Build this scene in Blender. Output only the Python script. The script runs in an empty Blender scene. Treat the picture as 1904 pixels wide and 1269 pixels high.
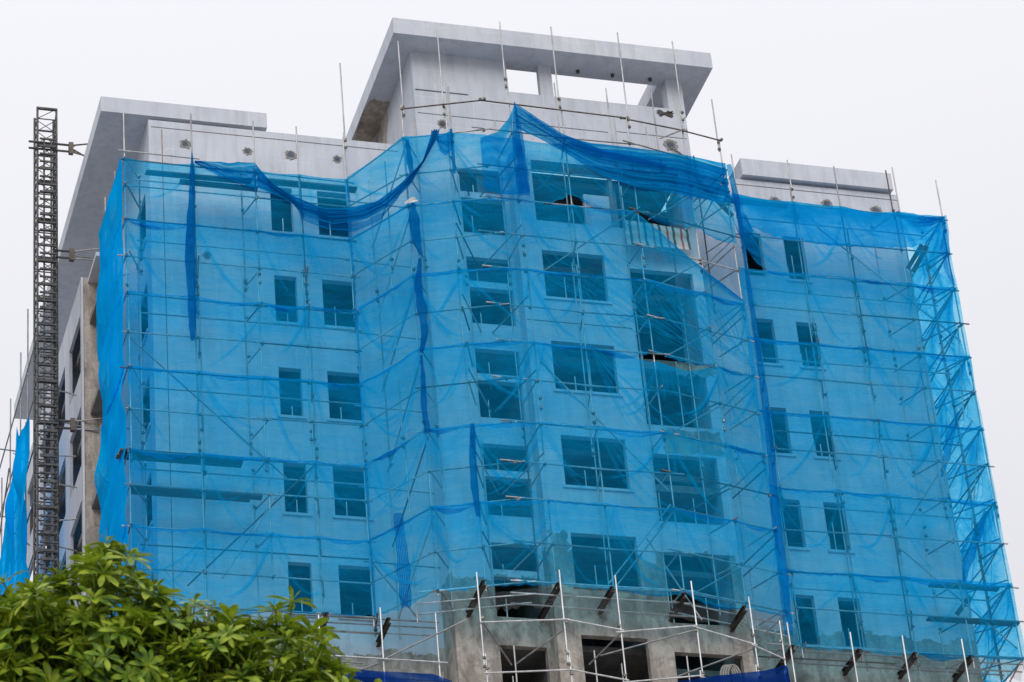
import bpy, math, random
import numpy as np
from mathutils import Vector, Matrix
random.seed(7); RNG = np.random.default_rng(7)
SC = bpy.context.scene
COL = SC.collection
R = math.radians

# ------------------------------------------------------------------ camera
cam = bpy.data.cameras.new('camera'); camo = bpy.data.objects.new('camera', cam); COL.objects.link(camo)
yaw, pitch, roll = R(18.6053), R(32.49058), R(-5.38253)
fw = Vector((math.sin(yaw)*math.cos(pitch), math.cos(yaw)*math.cos(pitch), math.sin(pitch)))
r0 = Vector((math.cos(yaw), -math.sin(yaw), 0)); u0 = r0.cross(fw)
rr = math.cos(roll)*r0 + math.sin(roll)*u0; uu = -math.sin(roll)*r0 + math.cos(roll)*u0
camo.matrix_world = Matrix(((rr.x, uu.x, -fw.x, 0), (rr.y, uu.y, -fw.y, 0), (rr.z, uu.z, -fw.z, 1.6), (0, 0, 0, 1)))
cam.sensor_width = 36; cam.sensor_fit = 'HORIZONTAL'; cam.lens = 5971.8/1904*36
cam.clip_end = 6000; cam.clip_start = 0.5
cam.dof.use_dof = True; cam.dof.focus_distance = 95; cam.dof.aperture_fstop = 5.6
SC.camera = camo
# ------------------------------------------------------------------ world: overcast sky
W = bpy.data.worlds.new('World'); SC.world = W; W.use_nodes = True
SUN_EL, SUN_AZ = R(35), R(-24)         # azimuth of the sun seen from the site, from -Y towards -X
def nd(nt, typ, **kw):
    n = nt.nodes.new(typ)
    for k, v in kw.items():
        if k.startswith('in_'):
            n.inputs[k[3:].replace('_', ' ')].default_value = v
        else: setattr(n, k, v)
    return n
nt = W.node_tree; nt.nodes.clear(); lk = nt.links.new
sky = nd(nt, 'ShaderNodeTexSky', sky_type='NISHITA', sun_disc=False, sun_elevation=SUN_EL, sun_rotation=R(180)+SUN_AZ, dust_density=4.0, air_density=1.2)
sm = nd(nt, 'ShaderNodeVectorMath', operation='SCALE'); sm.inputs['Scale'].default_value = 0.10
lk(sky.outputs[0], sm.inputs[0])
tc = nd(nt, 'ShaderNodeTexCoord'); sx = nd(nt, 'ShaderNodeSeparateXYZ'); lk(tc.outputs['Generated'], sx.inputs[0])
mx = nd(nt, 'ShaderNodeMath', operation='MAXIMUM'); mx.inputs[1].default_value = 0; lk(sx.outputs['Z'], mx.inputs[0])
ma = nd(nt, 'ShaderNodeMath', operation='MULTIPLY_ADD'); ma.inputs[1].default_value = 2/3; ma.inputs[2].default_value = 1/3; lk(mx.outputs[0], ma.inputs[0])
no = nd(nt, 'ShaderNodeTexNoise'); no.inputs['Scale'].default_value = 2.2; no.inputs['Detail'].default_value = 5; lk(tc.outputs['Generated'], no.inputs['Vector'])
mn = nd(nt, 'ShaderNodeMath', operation='MULTIPLY_ADD'); mn.inputs[1].default_value = 0.06; mn.inputs[2].default_value = 0.97; lk(no.outputs['Fac'], mn.inputs[0])
mm = nd(nt, 'ShaderNodeMath', operation='MULTIPLY'); lk(ma.outputs[0], mm.inputs[0]); lk(mn.outputs[0], mm.inputs[1])
cl = nd(nt, 'ShaderNodeVectorMath', operation='SCALE'); cl.inputs[0].default_value = (1.285, 1.28, 1.355); lk(mm.outputs[0], cl.inputs['Scale'])
mix = nd(nt, 'ShaderNodeMix', data_type='RGBA'); mix.inputs[0].default_value = 0.95
lk(sm.outputs[0], mix.inputs[6]); lk(cl.outputs[0], mix.inputs[7])
bg = nd(nt, 'ShaderNodeBackground'); bg.inputs['Strength'].default_value = 1.0; lk(mix.outputs[2], bg.inputs[0])
wo = nd(nt, 'ShaderNodeOutputWorld'); lk(bg.outputs[0], wo.inputs[0])
sl = bpy.data.lights.new('sun', 'SUN'); sl.energy = 1.5; sl.angle = R(40); sl.color = (1, .975, .94)
so = bpy.data.objects.new('sun', sl); COL.objects.link(so); so.location = (0, 0, 150)
sd = Vector((math.sin(SUN_AZ)*math.cos(SUN_EL), -math.cos(SUN_AZ)*math.cos(SUN_EL), math.sin(SUN_EL)))
so.rotation_euler = sd.to_track_quat('Z', 'Y').to_euler()
SC.view_settings.view_transform = 'Standard'; SC.view_settings.look = 'None'
SC.view_settings.exposure = 0.0; SC.view_settings.gamma = 1.0; SC.view_settings.use_curve_mapping = False
SC.render.engine = 'CYCLES'
SC.cycles.transparent_max_bounces = 24; SC.cycles.max_bounces = 8; SC.cycles.diffuse_bounces = 4
SC.cycles.use_denoising = True

# ------------------------------------------------------------------ materials
def newmat(name):
    m = bpy.data.materials.new(name); m.use_nodes = True
    t = m.node_tree; t.nodes.clear()
    o = t.nodes.new('ShaderNodeOutputMaterial'); b = t.nodes.new('ShaderNodeBsdfPrincipled')
    t.links.new(b.outputs[0], o.inputs[0]); return m, t, b, o
def noise(t, scale, detail=4, rough=.55, vec=None, dist=0.0):
    n = t.nodes.new('ShaderNodeTexNoise'); n.inputs['Scale'].default_value = scale
    n.inputs['Detail'].default_value = detail; n.inputs['Roughness'].default_value = rough; n.inputs['Distortion'].default_value = dist
    if vec: t.links.new(vec, n.inputs['Vector'])
    return n.outputs['Fac']
def ramp(t, fac, stops):
    r = t.nodes.new('ShaderNodeValToRGB'); e = r.color_ramp.elements
    while len(e) < len(stops): e.new(.5)
    for k, (p, c) in enumerate(stops): e[k].position = p; e[k].color = (*c, 1) if len(c) == 3 else c
    t.links.new(fac, r.inputs[0]); return r.outputs[0]
def mixc(t, fac, a, b, mode='MIX'):
    m = t.nodes.new('ShaderNodeMix'); m.data_type = 'RGBA'; m.blend_type = mode
    for s, v in ((0, fac), (6, a), (7, b)):
        if isinstance(v, (int, float)): m.inputs[s].default_value = v
        elif isinstance(v, tuple): m.inputs[s].default_value = (*v, 1)
        else: t.links.new(v, m.inputs[s])
    return m.outputs[2]
def mth(t, op, a, b=None, c=None, clamp=False):
    m = t.nodes.new('ShaderNodeMath'); m.operation = op; m.use_clamp = clamp
    for i, v in enumerate((a, b, c)):
        if v is None: continue
        if isinstance(v, (int, float)): m.inputs[i].default_value = v
        else: t.links.new(v, m.inputs[i])
    return m.outputs[0]
def bump(t, b, h, strength=.3, dist=.02):
    n = t.nodes.new('ShaderNodeBump'); n.inputs['Strength'].default_value = strength; n.inputs['Distance'].default_value = dist
    t.links.new(h, n.inputs['Height']); t.links.new(n.outputs[0], b.inputs['Normal'])
def wpos(t):
    g = t.nodes.new('ShaderNodeNewGeometry'); s = t.nodes.new('ShaderNodeSeparateXYZ'); t.links.new(g.outputs['Position'], s.inputs[0])
    return g.outputs['Position'], s
def scaled(t, v, s):
    m = t.nodes.new('ShaderNodeVectorMath'); m.operation = 'MULTIPLY'; m.inputs[1].default_value = s; t.links.new(v, m.inputs[0]); return m.outputs[0]
def raw_colour(t, p):
    n1 = noise(t, 1.25, 7, .68, p, 1.1); n2 = noise(t, 7, 4, .6, p); n3 = noise(t, 2.6, 5, .7, scaled(t, p, (1, 1, .28)))
    c = ramp(t, n1, [(.33, (.20, .172, .145)), (.44, (.40, .345, .29)), (.53, (.56, .49, .42)), (.60, (.44, .385, .33)), (.70, (.60, .53, .46))])
    c = mixc(t, mth(t, 'MULTIPLY', n2, .45), c, (.42, .405, .38))
    return mixc(t, ramp(t, n3, [(.42, (.55, .55, .55)), (.6, (0, 0, 0))]), c, (.13, .112, .095)), n2
def plaster(name, zb=None, seed=0.0):
    """grey skim-coat plaster; below zb the wall is still bare concrete with a ragged edge"""
    m, t, b, o = newmat(name); p, s = wpos(t)
    ps = t.nodes.new('ShaderNodeVectorMath'); ps.operation = 'ADD'; ps.inputs[1].default_value = (seed*3.1, seed*1.7, seed); t.links.new(p, ps.inputs[0]); p2 = ps.outputs[0]
    n1 = noise(t, .55, 6, .6, p2); n2 = noise(t, 3.5, 5, .6, scaled(t, p2, (1, 1, .16))); n3 = noise(t, 22, 3, .6, p2)
    c = ramp(t, n1, [(.3, (.535, .57, .645)), (.5, (.595, .625, .695)), (.68, (.64, .665, .725))])
    c = mixc(t, mth(t, 'MULTIPLY', ramp(t, n2, [(.45, (0, 0, 0)), (.72, (1, 1, 1))]), .55), c, (.40, .415, .445))
    c = mixc(t, mth(t, 'MULTIPLY', n3, .12), c, (.70, .71, .74))
    # trowel patches with slightly different tone
    v = t.nodes.new('ShaderNodeTexVoronoi'); v.inputs['Scale'].default_value = .75; t.links.new(scaled(t, p2, (1, 1, 1.4)), v.inputs['Vector'])
    bw = t.nodes.new('ShaderNodeRGBToBW'); t.links.new(v.outputs['Color'], bw.inputs[0])
    c = mixc(t, mth(t, 'MULTIPLY', bw.outputs[0], .14), c, (.36, .37, .39))
    jx = mth(t, 'LESS_THAN', mth(t, 'FRACT', mth(t, 'MULTIPLY', mth(t, 'ADD', s.outputs['X'], s.outputs['Y']), .83)), .022)
    jz = mth(t, 'LESS_THAN', mth(t, 'FRACT', mth(t, 'MULTIPLY_ADD', n1, .12, mth(t, 'MULTIPLY', s.outputs['Z'], .894))), .02)
    jn = mth(t, 'MULTIPLY', mth(t, 'MAXIMUM', jx, jz), mth(t, 'GREATER_THAN', noise(t, .9, 2, .5, p2), .5))
    c = mixc(t, mth(t, 'MULTIPLY', jn, .5), c, (.74, .75, .77))
    dk = ramp(t, noise(t, 1.5, 6, .75, p2, .8), [(.60, (0, 0, 0)), (.72, (1, 1, 1))])
    c = mixc(t, mth(t, 'MULTIPLY', dk, .3), c, (.34, .34, .345))
    h = n3
    if zb is not None:
        rc, rn = raw_colour(t, p2)
        sn = t.nodes.new('ShaderNodeVectorMath'); sn.operation = 'SNAP'; sn.inputs[1].default_value = (.42, .42, 90); t.links.new(p2, sn.inputs[0])
        blk = mth(t, 'ADD', mth(t, 'MULTIPLY', noise(t, 1.7, 2, .5, sn.outputs[0]), .62), mth(t, 'MULTIPLY', noise(t, 2.6, 5, .7, p2), .38))
        e = mth(t, 'ADD', mth(t, 'MULTIPLY', mth(t, 'SUBTRACT', blk, .5), 1.9), zb)
        f = mth(t, 'LESS_THAN', s.outputs['Z'], e)
        c = mixc(t, f, c, rc); h = mth(t, 'ADD', n3, mth(t, 'MULTIPLY', f, rn))
    t.links.new(c, b.inputs['Base Color']); b.inputs['Roughness'].default_value = .88; bump(t, b, h, .25, .012); return m
def raw(name):
    m, t, b, o = newmat(name); p, s = wpos(t); c, n = raw_colour(t, p)
    t.links.new(c, b.inputs['Base Color']); b.inputs['Roughness'].default_value = .92; bump(t, b, n, .5, .02); return m
def simple(name, c1, c2, scale=6, rough=.6, metal=0.0, bmp=.2, stretch=(1, 1, 1)):
    m, t, b, o = newmat(name); p, s = wpos(t); n = noise(t, scale, 5, .6, scaled(t, p, stretch))
    t.links.new(ramp(t, n, [(.32, c1), (.68, c2)]), b.inputs['Base Color'])
    b.inputs['Roughness'].default_value = rough; b.inputs['Metallic'].default_value = metal; bump(t, b, n, bmp, .01); return m
def netmat(name, T, A, cov, pick=1.0, weave=True):
    """woven shade net: the clear part tints what is behind it, the threads scatter light; slanting and folded cloth is denser"""
    m = bpy.data.materials.new(name); m.use_nodes = True; t = m.node_tree; t.nodes.clear()
    o = t.nodes.new('ShaderNodeOutputMaterial')
    g = t.nodes.new('ShaderNodeNewGeometry'); d = t.nodes.new('ShaderNodeVectorMath'); d.operation = 'DOT_PRODUCT'
    t.links.new(g.outputs['Incoming'], d.inputs[0]); t.links.new(g.outputs['Normal'], d.inputs[1])
    cs = mth(t, 'MAXIMUM', mth(t, 'ABSOLUTE', d.outputs['Value']), .22)
    at = t.nodes.new('ShaderNodeAttribute'); at.attribute_name = 'layers'
    L = mth(t, 'MAXIMUM', at.outputs['Fac'], .5)
    if weave:
        p = g.outputs['Position']
        L = mth(t, 'MULTIPLY', L, mth(t, 'MULTIPLY_ADD', noise(t, 1.2, 5, .65, scaled(t, p, (1, 1, 2.6))), 1.5, .22))
        L = mth(t, 'MULTIPLY', L, mth(t, 'MULTIPLY_ADD', noise(t, 26, 2, .5, scaled(t, p, (.25, .25, 1))), .34, .83))
        sz = t.nodes.new('ShaderNodeSeparateXYZ'); t.links.new(p, sz.inputs[0])
        wob = mth(t, 'MULTIPLY_ADD', noise(t, .8, 4, .6, p), 1.6, mth(t, 'MULTIPLY', sz.outputs['Z'], 2.3))
        ln = mth(t, 'LESS_THAN', mth(t, 'FRACT', wob), .055)
        L = mth(t, 'MULTIPLY', L, mth(t, 'MULTIPLY_ADD', mth(t, 'MULTIPLY', ln, noise(t, .9, 2, .5, p)), .75, 1.0))
        L = mth(t, 'MULTIPLY', L, mth(t, 'MULTIPLY_ADD', noise(t, .33, 3, .5, p), .75, .71))
    L = mth(t, 'DIVIDE', L, mth(t, 'POWER', mth(t, 'DIVIDE', cs, .82), .85))
    cb = t.nodes.new('ShaderNodeCombineColor')
    for k in range(3): t.links.new(mth(t, 'POWER', T[k], L), cb.inputs[k])
    tr = t.nodes.new('ShaderNodeBsdfTransparent'); t.links.new(cb.outputs[0], tr.inputs[0])
    cv = mth(t, 'SUBTRACT', 1.0, mth(t, 'POWER', 1-cov, L))
    sc = t.nodes.new('ShaderNodeVectorMath'); sc.operation = 'SCALE'; sc.inputs[0].default_value = A; t.links.new(cv, sc.inputs['Scale'])
    df = t.nodes.new('ShaderNodeBsdfDiffuse'); tl = t.nodes.new('ShaderNodeBsdfTranslucent')
    t.links.new(sc.outputs[0], df.inputs[0]); t.links.new(sc.outputs[0], tl.inputs[0])
    ms = t.nodes.new('ShaderNodeMixShader'); ms.inputs[0].default_value = .42; t.links.new(df.outputs[0], ms.inputs[1]); t.links.new(tl.outputs[0], ms.inputs[2])
    ad = t.nodes.new('ShaderNodeAddShader'); t.links.new(tr.outputs[0], ad.inputs[0]); t.links.new(ms.outputs[0], ad.inputs[1])
    t.links.new(ad.outputs[0], o.inputs[0]); return m

M = dict(
    wing=plaster('plaster_left_wing', 44.2, 1), baya=plaster('plaster_bay_recess', 46.3, 2), bayb=plaster('plaster_bay_front', 47.0, 3),
    right=plaster('plaster_right_wing', 45.7, 4), top=plaster('plaster_clean', None, 5), raw=raw('bare_concrete'),
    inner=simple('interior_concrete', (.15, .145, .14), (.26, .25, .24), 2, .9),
    brick=simple('exposed_brick_groove', (.20, .125, .09), (.38, .28, .22), 5, .95),
    hole=simple('hole_dark', (.05, .047, .045), (.12, .11, .10), 8, .95),
    mortar=simple('rough_mortar', (.17, .16, .14), (.40, .39, .36), 14, .95, 0, .6),
    steel=simple('galvanised_tube', (.30, .305, .31), (.55, .555, .56), 5, .45, .35, .05, (1, 1, .35)),
    bright=simple('clean_galvanised_tube', (.45, .455, .46), (.76, .77, .78), 5, .4, .45, .05, (1, 1, .35)),
    steel2=simple('dull_tube', (.20, .20, .205), (.40, .40, .40), 4, .5, .45, .08, (1, 1, .35)),
    steel3=simple('rusty_tube', (.07, .06, .055), (.21, .17, .14), 5, .7, .3, .15, (1, 1, .4)),
    clamp=simple('coupler_steel', (.10, .098, .092), (.34, .325, .28), 12, .55, .5),
    rust=simple('rusty_beam', (.030, .022, .018), (.075, .052, .04), 5, .75, .2, .2),
    wood=simple('weathered_plank', (.055, .052, .047), (.14, .13, .115), 4, .85, 0, .3, (.3, 3, 3)),
    dark=simple('dark_mast_steel', (.045, .045, .047), (.12, .118, .115), 5, .55, .5),
    ground=simple('street_ground', (.22, .22, .215), (.32, .315, .305), .2, .9),
    bark=simple('bark', (.05, .04, .03), (.12, .10, .075), 9, .95, 0, .6, (1, 1, .3)),
    cloth=simple('white_rag', (.60, .58, .56), (.78, .77, .76), 7, .9),
    hose=simple('grey_hose', (.22, .215, .20), (.36, .35, .33), 6, .6),
    net=netmat('blue_shade_net', (.345, .655, .75), (.002, .28, .57), .43),
    gather=netmat('blue_net_gathered', (.18, .50, .64), (.001, .205, .45), .52),
    net_lit=netmat('blue_net_lit', (.30, .62, .74), (.001, .42, .88), .46),  # brighter copy of the shade net: side skylight put into the thread colour
    navy=netmat('navy_tarp', (.05, .12, .35), (.006, .035, .20), .75, weave=False),
)
def leafmat():
    m, t, b, o = newmat('leaf_green'); oi = t.nodes.new('ShaderNodeObjectInfo'); p, s = wpos(t)
    n = noise(t, 1.6, 3, .6, p); n2 = noise(t, 7, 2, .5, p)
    c = ramp(t, mth(t, 'MULTIPLY_ADD', n2, .6, mth(t, 'MULTIPLY', n, .42)), [(.36, (.026, .066, .006)), (.46, (.12, .22, .014)), (.57, (.34, .43, .033)), (.70, (.46, .54, .045))])
    t.links.new(c, b.inputs['Base Color']); b.inputs['Roughness'].default_value = .45; b.inputs['Specular IOR Level'].default_value = .3
    b.inputs['Subsurface Weight'].default_value = 0
    tl = t.nodes.new('ShaderNodeBsdfTranslucent'); t.links.new(mixc(t, .5, c, (.34, .44, .02)), tl.inputs[0])
    ms = t.nodes.new('ShaderNodeMixShader'); ms.inputs[0].default_value = .25; t.links.new(b.outputs[0], ms.inputs[1]); t.links.new(tl.outputs[0], ms.inputs[2])
    t.links.new(ms.outputs[0], o.inputs[0]); return m
M['leaf'] = leafmat()
def stripemat():
    m, t, b, o = newmat('striped_tarp'); p, s = wpos(t)
    x = mth(t, 'FRACT', mth(t, 'MULTIPLY', mth(t, 'ADD', s.outputs['X'], mth(t, 'MULTIPLY', s.outputs['Z'], .04)), 2.1))
    c = ramp(t, x, [(0, (.52, .55, .53)), (.27, (.42, .10, .11)), (.42, (.50, .53, .52)), (.70, (.06, .12, .13)), (.88, (.5, .53, .51))])
    [n for n in t.nodes if n.type == 'VALTORGB'][-1].color_ramp.interpolation = 'CONSTANT'
    t.links.new(c, b.inputs['Base Color']); b.inputs['Roughness'].default_value = .7; return m
M['stripe'] = stripemat()
def meshmat():
    """galvanised wire netting: only the thin wires are there, the rest is open"""
    m, t, b, o = newmat('wire_netting'); p, s = wpos(t)
    u = mth(t, 'ADD', s.outputs['X'], s.outputs['Z']); v = mth(t, 'SUBTRACT', s.outputs['X'], s.outputs['Z'])
    f = mth(t, 'MAXIMUM', mth(t, 'GREATER_THAN', mth(t, 'FRACT', mth(t, 'MULTIPLY', u, 14)), .84), mth(t, 'GREATER_THAN', mth(t, 'FRACT', mth(t, 'MULTIPLY', v, 14)), .84))
    tr = t.nodes.new('ShaderNodeBsdfTransparent'); ms = t.nodes.new('ShaderNodeMixShader'); b.inputs['Base Color'].default_value = (.2, .2, .2, 1); b.inputs['Roughness'].default_value = .6
    t.links.new(f, ms.inputs[0]); t.links.new(tr.outputs[0], ms.inputs[1]); t.links.new(b.outputs[0], ms.inputs[2]); t.links.new(ms.outputs[0], o.inputs[0]); return m
M['wire'] = meshmat()

# ------------------------------------------------------------------ helpers
def mesh(name, verts, faces, mat, smooth=False):
    me = bpy.data.meshes.new(name); me.from_pydata([tuple(v) for v in verts], [], faces)
    mats = mat if isinstance(mat, (list, tuple)) else [mat]
    for k in mats: me.materials.append(M[k])
    if smooth: me.shade_smooth()
    me.update(); return me
def obj(name, me, parent=None, kind=None, label=None, cat=None, group=None):
    o = bpy.data.objects.new(name, me); COL.objects.link(o)
    if parent: o.parent = parent
    if kind: o['kind'] = kind
    if label: o['label'] = label
    if cat: o['category'] = cat
    if group: o['group'] = group
    return o
def thing(name, label, cat, group=None):
    return obj(name, None, None, None, label, cat, group)
class MB:
    def __init__(s): s.v = []; s.f = []
    def box(s, x0, x1, y0, y1, z0, z1):
        n = len(s.v); s.v += [(x, y, z) for x in (x0, x1) for y in (y0, y1) for z in (z0, z1)]
        s.f += [tuple(n+k for k in q) for q in ((0, 1, 3, 2), (4, 6, 7, 5), (0, 4, 5, 1), (2, 3, 7, 6), (0, 2, 6, 4), (1, 5, 7, 3))]; return s
    def tube(s, a, b, r, n=6):
        a = Vector(a); b = Vector(b); d = (b-a).normalized(); x = d.orthogonal().normalized(); y = d.cross(x); k = len(s.v)
        for p in (a, b):
            for i in range(n):
                an = 2*math.pi*i/n; s.v.append(tuple(p+r*(math.cos(an)*x+math.sin(an)*y)))
        s.f += [(k+i, k+(i+1) % n, k+n+(i+1) % n, k+n+i) for i in range(n)] + [tuple(k+i for i in reversed(range(n))), tuple(k+n+i for i in range(n))]; return s
    def obb(s, c, X, Y, Z, sx, sy, sz):
        n = len(s.v)
        for i in (-1, 1):
            for j in (-1, 1):
                for k in (-1, 1): s.v.append(tuple(c+X*(i*sx)+Y*(j*sy)+Z*(k*sz)))
        s.f += [tuple(n+k for k in q) for q in ((0, 1, 3, 2), (4, 6, 7, 5), (0, 4, 5, 1), (2, 3, 7, 6), (0, 2, 6, 4), (1, 5, 7, 3))]; return s
    def build(s, name, mat, parent=None, **kw): return obj(name, mesh(name, s.v, s.f, mat), parent, **kw)
def box(name, mat, parent, *a, **kw): return MB().box(*a).build(name, mat, parent, **kw)
def panel(name, mat, parent, axis, pos, thick, u0, u1, z0, z1, holes=(), rounds=()):
    """solid wall with real openings. axis 'Y': front face at y=pos, body behind it; 'X': front face at x=pos"""
    hs = [tuple(h) for h in holes] + [(u-1.35*r, u+1.35*r, z-1.35*r, z+1.35*r) for u, z, r in rounds]
    us = sorted({u0, u1, *[c for h in hs for c in h[:2] if u0 < c < u1]}); zs = sorted({z0, z1, *[c for h in hs for c in h[2:] if z0 < c < z1]})
    nu, nz = len(us)-1, len(zs)-1
    def solid(i, j):
        if not (0 <= i < nu and 0 <= j < nz): return False
        u = (us[i]+us[i+1])/2; z = (zs[j]+zs[j+1])/2
        return not any(h[0] < u < h[1] and h[2] < z < h[3] for h in hs)
    V = []; F = []; idx = {}
    def vt(u, d, z):
        k = (round(u, 4), round(d, 4), round(z, 4))
        if k not in idx:
            idx[k] = len(V); V.append((u, pos+d, z) if axis == 'Y' else (pos+d, u, z))
        return idx[k]
    flip = axis == 'X'
    def q(*p): F.append(tuple(reversed(p)) if flip else p)
    for i in range(nu):
        for j in range(nz):
            if not solid(i, j): continue
            a, b, c, d = us[i], us[i+1], zs[j], zs[j+1]
            q(vt(a, 0, c), vt(b, 0, c), vt(b, 0, d), vt(a, 0, d)); q(vt(a, thick, c), vt(a, thick, d), vt(b, thick, d), vt(b, thick, c))
            if not solid(i-1, j): q(vt(a, 0, c), vt(a, 0, d), vt(a, thick, d), vt(a, thick, c))
            if not solid(i+1, j): q(vt(b, 0, c), vt(b, thick, c), vt(b, thick, d), vt(b, 0, d))
            if not solid(i, j-1): q(vt(a, 0, c), vt(a, thick, c), vt(b, thick, c), vt(b, 0, c))
            if not solid(i, j+1): q(vt(a, 0, d), vt(b, 0, d), vt(b, thick, d), vt(a, thick, d))
    for (u, z, r) in rounds:                       # square cell filled round a ragged circular hole
        n = 24; ci = []; co = []; cb = []
        for k in range(n):
            an = 2*math.pi*k/n+math.pi/4; rad = r*(1+random.uniform(-.13, .13)); h = 1.35*r/max(abs(math.cos(an)), abs(math.sin(an)))
            ci.append(vt(u+rad*math.cos(an), 0, z+rad*math.sin(an))); cb.append(vt(u+rad*.9*math.cos(an), thick*.8, z+rad*.9*math.sin(an)))
            co.append(vt(u+h*math.cos(an), 0, z+h*math.sin(an)))
        for k in range(n):
            l = (k+1) % n; q(co[k], co[l], ci[l], ci[k]); q(ci[k], ci[l], cb[l], cb[k])
        q(*cb)
    return obj(name, mesh(name, V, F, mat), parent)

# ------------------------------------------------------------------ ground
obj('ground', mesh('ground', [(-900, -300, 0), (900, -300, 0), (900, 1500, 0), (-900, 1500, 0)], [(0, 1, 2, 3)], 'ground'), kind='structure')

# ------------------------------------------------------------------ the building
B = thing('apartment_building', 'grey concrete high-rise under construction, wrapped in blue netting and scaffolding', 'building')
YW, YA, YB = 80.0, 78.85, 78.27
PITCH = 3.356
heads = [60.43-PITCH*k for k in range(7)]
G = []                                              # guard posts wanted per window
def window(axis, pos, u0, u1, z0, z1, mat='top', sill=True, bars=(), depth=.2):
    """plaster lining of an unglazed opening, its sill and the bars standing in it"""
    t = .03; mb = MB(); d0, d1 = pos-.004, pos+depth+.02
    def bb(a, b, c, d):
        mb.box(a, b, d0, d1, c, d) if axis == 'Y' else mb.box(d0, d1, a, b, c, d)
    bb(u0, u0+t, z0, z1); bb(u1-t, u1, z0, z1); bb(u0+t, u1-t, z1-t, z1); bb(u0+t, u1-t, z0, z0+t)
    w = mb.build('window', mat, B)
    if sill:
        s = MB(); e = .06
        s.box(u0-e, u1+e, pos-.06, pos-.005, z0-.09, z0-.005) if axis == 'Y' else s.box(pos-.06, pos-.005, u0-e, u1+e, z0-.09, z0-.005)
        s.build('sill', mat, w)
    for fr, h in bars:
        u = u0+fr*(u1-u0); y = pos+depth+.12
        p = (u, y) if axis == 'Y' else (y, u)
        MB().tube((*p, z0-.3), (*p, z0+h*(z1-z0)), .022).build('guard_post', 'steel', w)
    return w
GZ = [(62.27-PITCH*k) for k in range(6)]
def groove(axis, pos, u0, u1, z):
    g = .03
    return (box('wall_groove', 'brick', B, u0, u1, pos+.022, pos+.06, z-g, z+g) if axis == 'Y' else box('wall_groove', 'brick', B, pos+.022, pos+.06, u0, u1, z-g, z+g))
gh = lambda u0, u1, z: (u0, u1, z-.018, z+.018)
# left wing
h = []; wl = []
for k, z in enumerate(heads[:6]):
    wl += [(19.4, 20.16, z-1.74, z), (20.91, 22.04, z-1.74, z)]
panel('left_wing_wall', 'wing', B, 'Y', YW, .2, 15.62, 24.05, 36, 62.54, wl+[gh(15.7, 23.7, 62.27)], [(16.78, 61.72, .13), (18.76, 61.68, .105), (20.16, 61.70, .14), (21.67, 61.72, .11), (17.35, 57.55, .09)])
groove('Y', YW, 15.7, 23.7, 62.27)
for k in range(6):
    z = heads[k]
    window('Y', YW, 19.4, 20.16, z-1.74, z, 'wing', True, [(.62, random.uniform(.3, .62))])
    window('Y', YW, 20.91, 22.04, z-1.74, z, 'wing', True, [(.42, random.uniform(.35, .65))])
box('groove_line', 'brick', B, 16.02, 16.05, YW-.004, YW+.05, 45.5, 62.2)
# right wing
wr = []
for z in heads[:6]: wr += [(35.08, 35.85, z-1.74, z), (36.57, 37.34, z-1.74, z)]
panel('right_wing_wall', 'right', B, 'Y', YW, .2, 32.9, 41.0, 36, 62.55, wr+[gh(35.2, 40.95, 62.33)], [(36.52, 61.8, .12), (38.38, 61.88, .15), (40.11, 61.8, .15)])
groove('Y', YW, 35.2, 40.95, 62.33)
for k in range(6):
    z = heads[k]
    window('Y', YW, 35.08, 35.85, z-1.74, z, 'right', k > 0, [(.3, .5)] if k % 2 else [])
    window('Y', YW, 36.57, 37.34, z-1.74, z, 'right', True, [(.5, random.uniform(.3, .8)), (.25, .4)])
MB().box(35.42, 40.8, YW-.17, YW+1.2, 62.64, 63.3).build('coping_slab', 'top', B)
panel('right_side_wall', 'right', B, 'X', 41.0-.2, .2, 80.2, 98, 0, 62.5, [(83+4*i, 84.2+4*i, z-1.74, z) for i in range(4) for z in heads[:6]])
# bay recess (A), bay front (B, C)
ha = [61.03-3.395*k for k in range(6)]
oa = []
for k, z in enumerate(ha):
    oa += [(25.27, 26.76, z-.96, z)] if k < 5 else [(25.27, 26.76, z-1.9, z)]
    if k < 5: oa += [(25.27, 26.76, z-2.53, z-1.14)]
PW = [(27.22, 28.32, 64.27, 65.6), (28.76, 32.72, 64.27, 65.6)]
panel('bay_recess_wall', 'baya', B, 'Y', YA, .2, 24.0, 26.86, 36, 61.3, oa)
for a, b, c, d in oa: window('Y', YA, a, b, c, d, 'baya', False, [(random.choice([.3, .38]), random.uniform(.4, .75))])
panel('bay_side_wall', 'baya', B, 'X', 23.99, .2, YA+.21, YW+.1, 36, 61.3)
obs = [(27.57, 29.66, 57.73-3.37*k-1.79, 57.73-3.37*k) for k in range(4)] + [(27.57, 29.66, 41.5, 44.23), (27.5, 32.5, 58.8, 61.2)]
ocs = [(30.38, 32.55, 51.55, 57.34), (30.38, 32.55, 48.17, 50.58), (30.38, 32.55, 44.75, 47.2), (30.38, 32.55, 41.3, 43.85)]
panel('bay_front_wall', 'bayb', B, 'Y', YB, .2, 26.86, 32.87, 36, 61.3, obs+ocs+[gh(26.9, 30.3, 55.04)])
groove('Y', YB, 26.9, 30.3, 55.04)
for a, b, c, d in obs: window('Y', YB, a, b, c, d, 'bayb', c < 58 and c > 42, [(.38, random.uniform(.35, .6)), (.62, random.uniform(.7, .96))])
for a, b, c, d in ocs: window('Y', YB, a, b, c, d, 'bayb', False, [(.12, .5), (.62, .45)])
panel('bay_return_wall', 'bayb', B, 'X', 26.855, .2, YB+.205, YA+.1, 36, 61.3)
panel('bay_end_wall', 'right', B, 'X', 32.67, .195, YB+.205, YW+.1, 36, 61.25)
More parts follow.
